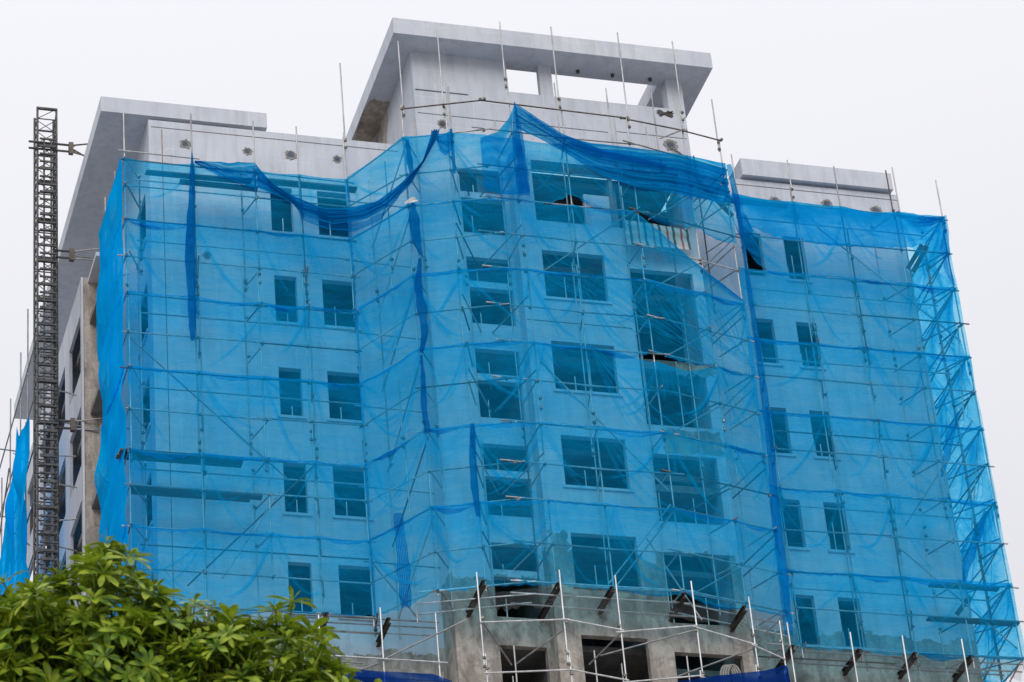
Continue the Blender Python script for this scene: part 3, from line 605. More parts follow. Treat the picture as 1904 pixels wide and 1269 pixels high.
def sheet(label, path, X0, X1, top, bot, posts=(), ridges=(), seed=0, ds=.034, layers=1.0, off=.11, fan=3, mat='net', amp=.05, vert=False, hem=True):
    """one tied sheet of net along a plan path; top and bot are lists of (X, Z) along the sheet"""
    rng = np.random.default_rng(seed+100); path = np.array(path, float); key = 1 if vert else 0
    xs = np.linspace(X0, X1, max(8, int(abs(X1-X0)/ds)))
    px = np.interp(xs, path[:, key], path[:, 0]); py = np.interp(xs, path[:, key], path[:, 1])
    tx, ty = np.gradient(px), np.gradient(py); L = np.hypot(tx, ty)
    for _ in range(4): tx = np.convolve(np.pad(tx, 2, 'edge'), np.ones(5)/5, 'valid'); ty = np.convolve(np.pad(ty, 2, 'edge'), np.ones(5)/5, 'valid')
    L = np.hypot(tx, ty); nx, ny = ty/L, -tx/L
    if vert: nx, ny = -np.abs(nx)*np.sign(nx if nx[0] else 1), ny
    t_ = np.array(sorted(top)); b_ = np.array(sorted(bot))
    zt = np.interp(xs, t_[:, 0], t_[:, 1]); zb = np.interp(xs, b_[:, 0], b_[:, 1])
    ps = np.array(sorted([X0, X1, *posts])); k = np.clip(np.searchsorted(ps, xs)-1, 0, len(ps)-2)
    fr = np.clip((xs-ps[k])/(ps[k+1]-ps[k]), 0, 1); wid = ps[k+1]-ps[k]
    sg = rng.uniform(.015, .055, len(ps)); zt = zt-np.sin(np.pi*fr)*sg[k]*wid; sg = rng.uniform(.0, .11, len(ps)); zb = zb-np.sin(np.pi*fr)*sg[k]*wid+.03*np.sin(xs*17+seed)
    nv = max(6, int(np.max(zt-zb)/ds)); v = np.linspace(0, 1, nv)[:, None]
    Zg = zb[None]+(zt-zb)[None]*v; Xg = np.broadcast_to(xs[None], Zg.shape)
    D = amp*1.3*snoise(Xg, Zg*.6, rng, 8, .12, .9)*np.sin(np.pi*v)**.5+.05*np.sin(np.pi*fr)[None]*np.sin(np.pi*v)
    D += .008*snoise(Xg*1.5, Zg, rng, 8, 1, 4); LY = layers*(.80+.55/(1+np.exp(-(v-.62-.10*np.sin(xs*1.3+seed)[None]-.06*np.sin(xs*3.1+2*seed)[None])*22)))*np.ones(Zg.shape)
    rid = list(ridges); RG = np.zeros(Zg.shape)
    for i in range(len(ps)-1):                                # tension folds hanging from each tie to the next post
        for _ in range(rng.poisson(fan)):
            s_ = 1 if rng.random() < .75 else -1
            a, b = (ps[i], ps[i+1]) if s_ > 0 else (ps[i+1], ps[i])
            H = np.interp((a+b)/2, xs, zt-zb); za = np.interp(a, xs, zt)-rng.uniform(0, .15)*H; zz = np.interp(b, xs, zb)+rng.uniform(-.02, .35)*H
            e = rng.uniform(.55, 1.0); sag = rng.uniform(.05, .28)*H; t = np.linspace(0, 1, 16)
            rid.append((np.stack([a+(b-a)*e*t, za+(zz-za)*t-sag*np.sin(np.pi*t)], 1), rng.uniform(.02, .055), rng.uniform(.35, 1.2)))
        for _ in range(rng.poisson(fan*.8)):                  # short streaks falling from a tie
            a = ps[i]+rng.uniform(-.05, .3); H = np.interp(a, xs, zt-zb); za = np.interp(a, xs, zt); t = np.linspace(0, 1, 9); dx = rng.uniform(-.35, .6); ln = rng.uniform(.2, .6)*H
            rid.append((np.stack([a+dx*t**1.4, za-ln*t], 1), rng.uniform(.022, .05), rng.uniform(.3, 1.0)))
    for c, wd, st in rid:
        c = np.asarray(c, float); best = np.full(Zg.shape, 9.0); tt = np.zeros(Zg.shape)
        lo, hi = c[:, 0].min()-.3, c[:, 0].max()+.3; m0, m1 = np.searchsorted(xs, [lo, hi]) if xs[1] > xs[0] else (0, len(xs))
        if m1-m0 < 2: continue
        Xs, Zs = Xg[:, m0:m1], Zg[:, m0:m1]; bs = np.full(Xs.shape, 9.0); ts = np.zeros(Xs.shape)
        for j in range(len(c)-1):
            d = c[j+1]-c[j]; q = np.clip(((Xs-c[j, 0])*d[0]+(Zs-c[j, 1])*d[1])/(d@d+1e-9), 0, 1)
            e = np.hypot(Xs-c[j, 0]-q*d[0], Zs-c[j, 1]-q*d[1]); w = e < bs; bs = np.where(w, e, bs); ts = np.where(w, (j+q)/(len(c)-1), ts)
        env = np.sin(np.pi*np.clip(ts*.94+.04, 0, 1))**.6; g = np.exp(-(bs/wd)**2)*env
        D[:, m0:m1] += .03*g*st; RG[:, m0:m1] = np.maximum(RG[:, m0:m1], st*g*1.35)
    hm = np.exp(-((Zg-zb[None])/.05)**2)+.8*np.exp(-((Zg-zt[None])/.05)**2); LY = LY+hm*.7+RG
    D = np.maximum(D, -.035)
    P = np.stack([px[None]+nx[None]*(off+D), py[None]+ny[None]*(off+D), Zg], -1)
    o = obj('safety_net', cloth_mesh('safety_net', P, LY, mat), None, None, label, 'safety net', NETG)
    if hem:                                                   # the bunched lower edge, rolled round the ledger
        for i in range(len(ps)-1):
            q = rng.random(); a, b = ps[i]+rng.uniform(0, .2), ps[i+1]-rng.uniform(0, .5)
            ii = [j for j in range(0, len(xs), 3) if a <= xs[j] <= b]
            if len(ii) < 6 or q > .8: continue
            sw = rng.uniform(.04, .12) if q < .3 else 0
            gathered('hem', o, [(px[j]+nx[j]*off*.9, py[j]+ny[j]*off*.9, zb[j]+.012*math.sin(j*.13+seed)-sw*.8*math.sin(math.pi*n_/len(ii))) for n_, j in enumerate(ii)], [.01, .016+sw*.6, .02+sw, .016+sw*.5, .024, .012], seed+i, layers=.8, pleats=4)
    return o
def gathered(name, parent, pts, widths, seed=0, depth=.6, layers=1.6, mat='gather', label=None, sub=None, pleats=7):
    """a rope or band of bunched cloth along pts; widths are half widths along it"""
    rng = np.random.default_rng(seed+5); P = np.array(pts, float)
    s = np.concatenate([[0], np.cumsum(np.linalg.norm(np.diff(P, axis=0), axis=1))]); n = max(6, int(s[-1]/.07)) if sub is None else sub
    q = np.linspace(0, s[-1], n); C = np.stack([np.interp(q, s, P[:, k]) for k in range(3)], 1)
    for _ in range(3): C[1:-1] = (C[:-2]+2*C[1:-1]+C[2:])/4
    T = np.gradient(C, axis=0); T /= np.linalg.norm(T, axis=1)[:, None]+1e-9
    N = np.array([-.15, -1, -.12]); N = np.broadcast_to(N/np.linalg.norm(N), C.shape); S_ = np.cross(T, N); S_ /= np.linalg.norm(S_, axis=1)[:, None]+1e-9
    w = np.interp(np.linspace(0, 1, n), np.linspace(0, 1, len(widths)), widths); w = w*(1+.06*np.sin(q*3.1+seed)+.05*np.sin(q*7.7+seed*2)+np.interp(q, np.linspace(0, q[-1], 9), rng.normal(0, .09, 9)))
    m = 6*pleats; a = np.linspace(0, 1, m); ph = rng.uniform(0, 6.28)
    drift = np.cumsum(rng.normal(0, .05, n))
    cols = []; LY = np.zeros((m, n))
    for j in range(m):
        u = 2*a[j]-1; x = w*(u+.10*np.sin(a[j]*pleats*6.28+drift)); z = depth*w*(np.sin(a[j]*pleats*6.28*1.0+ph+drift*3)*.32+.45*(1-u*u))
        cols.append(C+S_*x[:, None]+N*z[:, None]); LY[j] = layers*(1+.45*np.sin(a[j]*pleats*6.28+ph+1+drift*3))
    o = obj(name, cloth_mesh(name, np.array(cols), LY, mat), parent)
    if parent is None: o['label'] = label; o['category'] = 'netting'; o['group'] = 'bunched net hanging from the scaffold'
    return o
def loft(label, A, Bc, nrow=40, ncol=None, layers=1.6, ripple=.05, freq=5, mat='gather', seed=0, sag=0.0, name='draped_net'):
    rng = np.random.default_rng(seed+77)
    def res(P, n):
        P = np.array(P, float); s = np.concatenate([[0], np.cumsum(np.linalg.norm(np.diff(P, axis=0), axis=1))]); q = np.linspace(0, s[-1], n)
        C = np.stack([np.interp(q, s, P[:, k]) for k in range(3)], 1)
        for _ in range(max(2, n//30)): C[1:-1] = (C[:-2]+2*C[1:-1]+C[2:])/4
        return C
    n = ncol or 90; a = res(A, n); b = res(Bc, n); v = np.linspace(0, 1, nrow)[:, None, None]; P = a[None]*(1-v)+b[None]*v
    V = v[..., 0]; U = np.linspace(0, 1, n)[None]
    vv = V+.06*np.sin(U*7+seed)+.05*snoise(U*3, V*0, rng, 4)
    wv = .6*np.sin(vv*freq*6.28+seed)+.55*np.sin(vv*freq*2.37*6.28+1.3*seed+2*np.sin(U*4))+.4*np.sin(vv*freq*.61*6.28+U*3)
    P = P.copy(); P[..., 1] -= ripple*wv*np.sin(np.pi*np.clip(V*.9+.05, 0, 1))+.3*ripple*snoise(U*4, V*2, rng, 5)
    P[..., 2] += .3*ripple*snoise(U*5+0*V, V*3, rng, 5)-sag*np.sin(np.pi*U)*V
    o = obj(name, cloth_mesh(name, P, layers*(1+.5*np.clip(wv, -.9, 1.4)), mat), None, None, label, 'netting', 'bunched net hanging from the scaffold'); return o
PL = [(14.55, 78.7), (21.62, 78.7)]; PB = [(23.25, 77.93), (24.6, 77.48), (25.65, 77.12), (28.0, 77.08), (30.5, 77.05), (32.5, 77.48), (33.95, 77.87)]; PR = [(34.2, 78.7), (41.85, 78.7)]
NTH = ['top', 'second', 'third', 'fourth', 'fifth', 'lowest']
for k in range(6):
    sheet(f'blue net sheet on the left wing front, {NTH[k]} tier from the roof', PL, 14.52, 21.6, [(14.5, zL[k]+.05), (21.6, zL[k]+.05)], [(14.5, zL[k+1]), (21.6, zL[k+1])], [16.7, 18.66, 20.05], seed=10+k, fan=1.3, amp=.04)
    sheet(f'narrow slanting blue net between left wing and bay, {NTH[k]} tier from the roof', [(21.6, 78.7), (23.27, 77.9)], 21.58, 23.28, [(21.5, zL[k]+.03), (23.3, zB[k]+.03)], [(21.5, zL[k+1]), (23.3, zB[k+1])], seed=30+k, fan=3, amp=.07, layers=1.05)
fanBC = []
rf = random.Random(5)
for i in range(20):                                           # long diagonal folds pulled to the post near the bay's right end
    t = np.linspace(0, 1, 18); x0 = 26.8+.24*i+rf.uniform(-.08, .08); z0 = 56.0-max(0, x0-30.2)*.1; x1, z1 = 32.42+rf.uniform(-.1, .05), 53.35+rf.uniform(-.02, .3)
    fanBC.append((np.stack([x0+(x1-x0)*t, z0+(z1-z0)*t-rf.uniform(.1, .38)*np.sin(np.pi*t)], 1), rf.uniform(.014, .028), rf.uniform(.5, 1.15)))
for i in range(12):
    t = np.linspace(0, 1, 14); x0 = 30.2+.27*i; fanBC.append((np.stack([x0+(33.8-x0)*t, 55.95-(2.4)*t-rf.uniform(.1, .4)*np.sin(np.pi*t)], 1), rf.uniform(.014, .026), rf.uniform(.5, 1.1)))
fan3 = []
for i in range(9):
    t = np.linspace(0, 1, 14); x1 = 29.3+.22*i; fan3.append((np.stack([28.36+(x1-28.36)*t, 53.35-2.8*t-rf.uniform(.15, .5)*np.sin(np.pi*t)*(t < 1)], 1), rf.uniform(.016, .035), rf.uniform(.5, 1.1)))
fan1 = []
for i in range(12):
    t = np.linspace(0, 1, 14); x0 = 30.4+.2*i; z0 = np.interp(x0, [30.2, 31.2, 32.4, 33.95], [58.5, 57.95, 57.0, 56.1]); fan1.append((np.stack([x0+(33.85-x0)*t, z0+(56.05-z0)*t-rf.uniform(.1, .3)*np.sin(np.pi*t)], 1), rf.uniform(.014, .03), rf.uniform(.5, 1.2)))
btop = {0: [(23.2, 61.22), (25.2, 61.2), (26.2, 61.0), (30.4, 60.9), (33.95, 61.25)], 1: [(23.2, 58.62), (30.2, 58.58), (31.2, 57.95), (32.4, 57.0), (33.95, 56.1)], 3: [(23.2, 53.4), (29.3, 53.36), (30.2, 53.0), (31.5, 52.95), (32.5, 53.3), (33.95, 53.35)]}
bbot = {0: [(23.2, 58.6), (27.3, 58.58), (27.8, 58.72), (28.3, 59.0), (28.75, 58.85), (29.3, 58.7), (30, 58.55), (31.6, 58.55), (33.95, 58.3)], 1: [(23.2, 56), (33.95, 55.95)], 2: [(23.2, 53.35), (33.95, 53.35)]}
for k in range(6):
    rd = {1: fan1, 2: fanBC, 3: fan3}.get(k, ())
    sheet(f'blue net sheet wrapped round the centre bay, {NTH[k]} tier from the roof', PB, 23.25, 33.93, btop.get(k, [(23.2, zB[k]+.05), (33.95, zB[k]+.03)]), bbot.get(k, [(23.2, zB[k+1]), (33.95, zB[k+1]-(.25 if k == 5 else 0))]), [24.6, 26.6, 28.33, 30.47, 32.52], ridges=rd, seed=50+k, layers=1.2 if k == 0 else 1.0, fan=2.2, amp=.05, ds=.024 if rd else .032)
for k in range(6):
    tp = [(34.2, zR[k]+.05), (41.8, zR[k]+.05)]; bt = [(34.2, zR[k+1]), (41.85, zR[k+1])]
    if k == 0: tp = [(34.2, 60.85), (36.5, 60.72), (41.8, 60.72)]; bt = [(34.2, 60.25), (34.5, 59.2), (34.85, 58.5), (35.4, 58.1), (36.2, 57.95), (41.85, 57.93)]
    sheet(f'blue net sheet on the right wing front, {NTH[k]} tier from the roof', PR, 34.2, 41.84, tp, bt, [36.52, 38.2, 40.12], seed=70+k, fan=2.4)
sheet('doubled strip of blue net along the top of the right wing', PR, 34.35, 41.8, [(34.2, 60.88), (36.5, 60.76), (41.8, 60.76)], [(34.3, 60.2), (34.9, 59.75), (36.2, 59.3), (38.2, 59.2), (40.2, 59.35), (41, 59.75), (41.8, 60.5)], [36.52, 38.2, 40.12], seed=90, off=.16, fan=1, layers=2.0, hem=False)
# returns round both ends
for k in range(6):
    sheet(f'blue net turning the left corner of the scaffold, {NTH[k]} tier from the roof', [(14.56, 78.5), (14.5, 82.4)], 78.5, 82.3+.2*math.sin(k*2.1), [(78.4, zL[k]+.05), (82.5, zL[k]-(.3 if k == 0 else -.1))], [(78.6, zL[k+1]), (82.5, zL[k+1]-.1)], [80.4], seed=110+k, fan=2.5, amp=.09, vert=True, layers=1.7, mat='net_lit')
    sheet(f'blue net turning the right corner of the scaffold, {NTH[k]} tier from the roof', [(41.85, 78.66), (41.85, 82.2)], 78.66, 82.0, [(78.6, zR[k]+.03), (82.5, zR[k]-.1)], [(78.6, zR[k+1]), (82.5, zR[k+1]-.1)], [80.3], seed=130+k, fan=3, amp=.1, vert=True, layers=.95)
# bunched and draped pieces
gathered('bunched_net', None, [[16.65, 78.44, 60.24], [16.64, 78.44, 59.32], [16.56, 78.44, 57.9], [16.49, 78.44, 56.51], [16.51, 78.44, 54.77], [16.5, 78.44, 54.0], [16.49, 78.44, 53.35]], [.015, .10, .125, .14, .13, .12, .06], 1, layers=1.9, label='long twisted blue net hanging down the left wing from the roof')
loft('bunched blue net looped along the top of the left wing', [[16.74, 78.52, 60.02], [17.72, 78.5, 60.05], [18.63, 78.5, 60.16]], [[16.74, 78.52, 59.92], [17.45, 78.5, 59.51], [18.2, 78.5, 59.3], [18.66, 78.5, 59.17]], layers=1.8, ripple=.05, freq=4, seed=1)
loft('big swag of bunched blue net drooping from left wing to bay', [[18.63, 78.44, 60.11], [19.11, 78.44, 59.41], [19.77, 78.44, 58.99], [20.69, 78.44, 58.63], [21.54, 78.4, 58.67], [22.32, 78.05, 58.79], [23.04, 77.7, 59.33], [23.71, 77.48, 60.07], [24.01, 77.36, 60.99], [24.05, 77.36, 61.25]],
     [[18.64, 78.42, 59.13], [19.14, 78.42, 58.95], [19.67, 78.42, 58.77], [20.07, 78.42, 58.29], [20.99, 78.4, 58.03], [21.98, 78.15, 58.14], [22.64, 77.84, 58.49], [23.34, 77.55, 59.26], [24.23, 77.3, 60.95], [24.3, 77.3, 61.25]], layers=3.0, ripple=.07, freq=3, nrow=64, ncol=170, seed=2)
loft('thin flap of blue net under the big swag', [[19.53, 78.46, 59.1], [20.09, 78.46, 58.36], [21.0, 78.46, 58.1], [21.99, 78.29, 58.21], [22.65, 77.97, 58.55], [23.11, 77.75, 59.18]], [[19.61, 78.48, 59.05], [20.1, 78.48, 58.09], [20.83, 78.48, 57.85], [21.67, 78.46, 57.85], [22.37, 78.13, 58.1], [22.95, 77.85, 58.83]], layers=.9, ripple=.03, freq=2, seed=3)
loft('small loop of blue net over the bay rail', [[24.2, 77.35, 61.0], [24.42, 77.26, 61.05], [24.66, 77.2, 61.2]], [[24.19, 77.34, 60.84], [24.26, 77.3, 60.38], [24.41, 77.25, 60.21], [24.61, 77.2, 60.42]], layers=1.6, ripple=.05, freq=3, seed=4, ncol=40)
gathered('bunched_net', None, [[24.66, 77.28, 61.3], [24.68, 77.3, 60.6], [24.66, 77.3, 59.6]], [.05, .06, .05], 3, layers=1.7, label='short tied net tail on the bay post beside the loop')
for i, (pts, wd, lb) in enumerate((([[23.34, 77.72, 61.04], [23.37, 77.71, 60.21], [23.41, 77.7, 59.6]], [.05, .1, .07], 'uppermost bunched blue net on the corner post of the bay'), ([[23.37, 77.71, 58.6], [23.37, 77.71, 57.76], [23.41, 77.7, 57.16], [23.49, 77.67, 56.65]], [.09, .16, .14, .05], 'ragged bunched blue net below the white rag on the bay corner'),
        ([[23.46, 77.68, 56.55], [23.33, 77.72, 55.58], [23.4, 77.7, 54.69], [23.43, 77.69, 53.82], [23.28, 77.74, 53.14]], [.04, .11, .14, .12, .05], 'third bunched blue net down the bay corner post'), ([[23.27, 77.74, 53.07], [23.29, 77.74, 52.31], [23.24, 77.76, 51.18], [23.3, 77.73, 50.4]], [.04, .07, .09, .1], 'lowest bunched blue net down the bay corner post'),
        ([[24.56, 77.3, 50.5], [24.48, 77.32, 49.36], [24.46, 77.33, 48.45], [24.5, 77.33, 47.37]], [.07, .10, .12, .05], 'short hanging bunched blue net on the second bay post'),
        ([[22.35, 78.2, 47.8], [22.4, 78.2, 46.4], [22.4, 78.2, 44.7]], [.12, .19, .14], 'hanging fold of blue net at the foot of the slanting net'))):
    gathered('bunched_net', None, pts, wd, 20+i, layers=1.5 if i < 5 else .9, label=lb)
gathered('bunched_net', None, [[34.05, 77.72, 61.35], [34.22, 77.85, 60.0], [34.25, 77.9, 58.3], [34.2, 77.85, 56.9], [34.22, 77.85, 55.0], [34.2, 77.85, 52.5], [34.15, 77.83, 50.7], [34.0, 77.8, 48.6], [33.95, 77.78, 46.5], [33.85, 77.75, 44.3]], [.10, .10, .06, .10, .09, .11, .12, .14, .16, .14], 31, layers=.7, label='long vertical gathered net joining the bay to the right wing', pleats=9)
loft('loose blue net swooping from bay end to the right wing', [[34.1, 77.85, 61.0], [34.25, 78.1, 60.4], [34.4, 78.45, 60.6], [34.6, 78.5, 60.8]], [[34.22, 77.95, 58.9], [34.4, 78.3, 58.7], [34.7, 78.52, 58.55], [35.1, 78.55, 58.35]], layers=1.2, ripple=.06, freq=2, seed=7, ncol=40)
# hood
loft('peaked blue net panel hanging from the tall bay pole', [[25.5, 76.99, 60.84], [26.07, 76.93, 61.1], [26.46, 76.9, 61.64], [26.72, 76.9, 62.24]], [[25.45, 76.93, 58.77], [25.94, 76.86, 58.71], [26.46, 76.85, 58.73], [26.9, 76.84, 58.81]], layers=1.1, ripple=.03, freq=2, seed=8, sag=.06)
gathered('bunched_net', None, [[26.70, 76.85, 62.3], [26.69, 76.82, 61.6], [26.7, 76.82, 60.9], [26.73, 76.82, 59.76], [26.72, 76.82, 58.65]], [.02, .12, .17, .2, .16], 41, layers=1.1, label='vertical gathered fold under the peak of the net on the bay')
loft('sweeping folded blue net draped from the peak across the bay top', [[26.72, 76.92, 62.24], [27.43, 76.88, 61.69], [28.18, 76.86, 61.14], [29.13, 76.85, 60.98], [30.29, 76.84, 60.96], [31.34, 77.02, 61.07], [32.43, 77.25, 61.2], [33.95, 77.72, 61.4]], [[26.7, 76.92, 61.33], [27.54, 76.91, 60.92], [28.37, 76.9, 60.43], [29.35, 76.88, 59.75], [30.36, 76.87, 59.45], [31.31, 77.04, 59.5], [32.49, 77.3, 59.6], [33.95, 77.72, 59.8]], nrow=90, ncol=170, layers=1.9, ripple=.05, freq=4, seed=9)
gathered('bunched_net', None, [[26.75, 76.86, 62.2], [27.43, 76.85, 61.6], [28.2, 76.84, 61.05], [29.3, 76.82, 60.6], [30.4, 76.8, 60.45], [31.6, 77.0, 60.5]], [.03, .09, .13, .15, .13, .05], 43, layers=.8, label='thick diagonal roll of net running down from the peak')
# bunches caught on the right corner
for i, (pts, wd, lb) in enumerate((([[41.2, 78.8, 53.3], [40.9, 79.1, 52.6], [40.75, 79.3, 51.9], [40.5, 79.4, 51.2]], [.05, .12, .13, .03], 'drooping bunch of net inside the right corner, upper one'), ([[41.5, 78.8, 49.7], [41.0, 79.0, 48.6], [40.7, 79.2, 47.9], [40.55, 79.3, 47.3]], [.05, .13, .14, .03], 'drooping bunch of net inside the right corner, lower one'))):
    gathered('bunched_net', None, pts, wd, 50+i, layers=1.1, label=lb)
loft('bunched fold of blue net at the top right corner of the scaffold', [[40.1, 78.55, 60.78], [41, 78.55, 60.74], [41.82, 78.55, 60.78]], [[40.15, 78.55, 60.55], [40.7, 78.55, 60.2], [41.3, 78.55, 60.35], [41.82, 78.55, 60.68]], layers=1.3, ripple=.04, freq=3, seed=21, ncol=60)
gathered('bunched_net', None, [[41.85, 78.52, 60.8], [41.78, 78.52, 60.2], [41.6, 78.5, 59.4], [41.55, 78.5, 58.6], [41.7, 78.5, 57.95]], [.03, .10, .16, .12, .04], 61, layers=.5, label='loose vertical fold of net at the top right corner post')
# far-left net
fn = sheet('torn bright blue net on the far scaffold at the left edge', [(13.1, 87), (13.1, 98)], 87.4, 97.5, [(87, 55.8), (89.6, 56.5), (90.1, 57.2), (90.6, 55.9), (92, 55.6), (94, 53.6), (98, 52.5)], [(87, 44), (98, 44)], [89.1, 90.7, 92.7, 94.6], seed=160, fan=4, amp=.2, vert=True, layers=2.2, ds=.07, mat='net_lit')
# navy tarps at the bottom
loft('dark navy tarp tied to the lower scaffold beside the tree', [[19.0, 76.9, 42.0], [20.15, 76.85, 41.95], [21.22, 76.8, 41.88], [22.6, 76.7, 41.85], [23.1, 76.6, 41.6]], [[19.0, 76.8, 39.5], [20.15, 76.8, 39.4], [21.22, 76.7, 39.5], [22.6, 76.6, 39.5], [23.6, 76.5, 39.8]], layers=1, ripple=.03, freq=2, mat='navy', name='tarp', seed=11)
loft('dark navy tarp tied across the lower scaffold under the bay', [[29.4, 75.92, 41.6], [30.64, 75.9, 41.86], [32.12, 75.9, 42.1], [32.91, 76.1, 42.45], [33.0, 76.2, 42.4]], [[29.3, 75.9, 39.6], [30.64, 75.8, 39.6], [32.12, 75.8, 39.7], [33.0, 76.1, 39.8], [33.1, 76.2, 39.8]], layers=1, ripple=.03, freq=2, mat='navy', name='tarp', seed=12)
loft('red, white and dark striped tarp hanging behind the bay net', [[30.3, 77.75, 58.78], [31.2, 77.7, 58.7], [32.35, 77.75, 58.62]], [[30.25, 77.75, 57.85], [31.2, 77.68, 57.82], [32.4, 77.75, 57.86]], layers=1, ripple=.03, freq=1, mat='stripe', name='striped_tarp', seed=13)
loft('white rag tied to the corner post of the bay', [[23.1, 77.72, 58.62], [23.35, 77.62, 58.78], [23.45, 77.62, 58.72]], [[23.08, 77.72, 58.55], [23.35, 77.6, 58.58], [23.52, 77.62, 58.64]], nrow=10, ncol=16, layers=1, ripple=.03, freq=1, mat='cloth', name='rag', seed=14)

# ------------------------------------------------------------------ planks lying on the scaffold
def plank(x0, x1, y, z, label, dz=0.0, w=.24, t=.05, mat='wood'):
    X = Vector((x1-x0, 0, dz)).normalized(); Y = Vector((0, 1, 0)); Z = X.cross(Y)
    MB().obb(Vector(((x0+x1)/2, y, z+dz/2)), X, Y, Z, (x1-x0)/2, w/2, t/2).build('plank', mat, None, label=label, cat='plank', group='planks on the scaffold')
plank(14.35, 18.0, 78.95, 49.68, 'long dark plank on the left wing scaffold, fifth tier, outer edge')
plank(14.3, 18.0, 79.22, 49.66, 'long dark plank on the left wing scaffold, fifth tier, inner edge')
plank(14.6, 18.5, 78.95, 48.5, 'lower long dark plank on the left wing scaffold, outer edge', -.05)
plank(14.7, 18.2, 79.2, 48.5, 'lower long dark plank on the left wing scaffold, inner edge')
plank(15.3, 18.6, 79.0, 59.75, 'dark plank under the roof on the left wing scaffold, near the corner', .02)
plank(16.4, 18.85, 79.25, 59.7, 'second dark plank under the roof on the left wing scaffold', 0)
plank(19.1, 21.95, 79.0, 59.85, 'wide dark plank above the left wing windows, beside the swag', .0, .3)
plank(34.3, 36.5, 79.05, 60.95, 'dark plank at roof level on the right wing scaffold', 0, .3)
plank(38.9, 41.9, 78.8, 45.75, 'dark plank low on the right wing scaffold at the corner', 0, .25)
plank(39.3, 41.6, 79.1, 47.1, 'short plank above the low corner plank on the right wing', 0, .22)
for i, (a, b) in enumerate((((40.4, 79.0, 58.85), (41.15, 79.2, 60.0)), ((40.58, 79.0, 58.75), (41.32, 79.2, 59.95)), ((40.2, 79.4, 46.3), (40.75, 79.4, 46.95)), ((33.0, 78.0, 60.8), (34.1, 78.1, 59.6)))):
    a = Vector(a); b = Vector(b); X = (b-a).normalized(); Y = Vector((0, 1, 0)); Y = (Y-X*Y.dot(X)).normalized()
    MB().obb((a+b)/2, X, Y, X.cross(Y), (b-a).length/2, .025, .075).build('plank', 'wood', None, label=['upright tilted board at the right corner, upper of a pair', 'upright tilted board at the right corner, lower of a pair', 'short tilted board inside the lower right corner', 'tilted board behind the net at the right end of the bay top'][i], cat='plank', group='planks on the scaffold')
# louvre grille and hose coil
lg = thing('louvre_grille', 'slatted vent grille in the upper bay window behind the peaked net', 'grille')
box('frame', 'steel2', lg, 25.95, 26.72, YA+.24, YA+.27, 60.12, 60.9)
for k in range(10): MB().obb(Vector((26.33, YA+.2, 60.18+.075*k)), Vector((1, 0, 0)), Vector((0, .7, -.7)), Vector((0, .7, .7)), .38, .04, .006).build('slat', 'steel2', lg)
hs = thing('hose_coil', 'coil of grey ribbed hose hanging in the lowest bay opening', 'hose')
for k in range(4):
    V = []; F = []; n, m = 28, 8
    for i in range(n):
        a = 2*math.pi*i/n; c = Vector((32.0+.07*k+.2*math.cos(a), YB+.1, 43.1+.42*math.sin(a))); rd = Vector((math.cos(a), 0, math.sin(a)))
        for j in range(m): bb = 2*math.pi*j/m; V.append(c+rd*(.035*math.cos(bb))+Vector((0, .035*math.sin(bb)-.02*k, 0)))
    for i in range(n):
        for j in range(m): F.append((i*m+j, i*m+(j+1) % m, ((i+1) % n)*m+(j+1) % m, ((i+1) % n)*m+j))
    obj('loop', mesh('loop', V, F, 'hose', True), hs)

# ------------------------------------------------------------------ hoist mast
HM = thing('hoist_mast', 'dark lattice mast of a construction hoist left of the building', 'hoist')
mx_, my_, hw = 13.08, 84.5, .31
def section():
    mb = MB(); c = [(-hw, -hw), (hw, -hw), (hw, hw), (-hw, hw)]
    for x, y in c: mb.tube((x, y, 0), (x, y, 1.508), .038, 8)
    for z in (.05, .55, 1.05):
        for i in range(4):
            a, b = c[i], c[(i+1) % 4]; mb.tube((*a, z), (*b, z), .022, 6)
            q, r_ = (a, b) if i % 2 == 0 else (b, a); mb.tube((*q, z), (*r_, min(z+.5, 1.5)), .014, 5)
    for z in (.0, 1.44): mb.box(-hw-.03, hw+.03, -hw-.05, -hw+.05, z, z+.06)
    return mesh('mast_section', mb.v, mb.f, 'dark')
ms_ = section()
for k in range(44):
    o = obj('mast_section', ms_, HM); o.location = (mx_, my_, 65.78-1.51*(k+1))
def rail(x): return mesh('guide_rail', MB().box(x-.022, x+.022, -.06, .06, 0, 64.4).v, MB().box(0, 1, 0, 1, 0, 1).f, 'dark')
for x in (-.11, .12):
    o = obj('guide_rail', rail(x), HM); o.location = (mx_, my_-hw-.1, 0)
rg = MB().box(-.26, .28, -.025, .025, -.028, .028); rgm = mesh('rung', rg.v, rg.f, 'dark')
for k in range(70):
    o = obj('rung', rgm, HM); o.location = (mx_, my_-hw-.16, 64.4-.30*k)
rg = MB().box(-.2, .2, -.02, .02, -.05, .05); rgm2 = mesh('rack_block', rg.v, rg.f, 'dark')
for k in range(24):
    o = obj('rack_block', rgm2, HM); o.location = (mx_+.06*(-1)**k, my_-hw-.2, 64.1-.9*k)
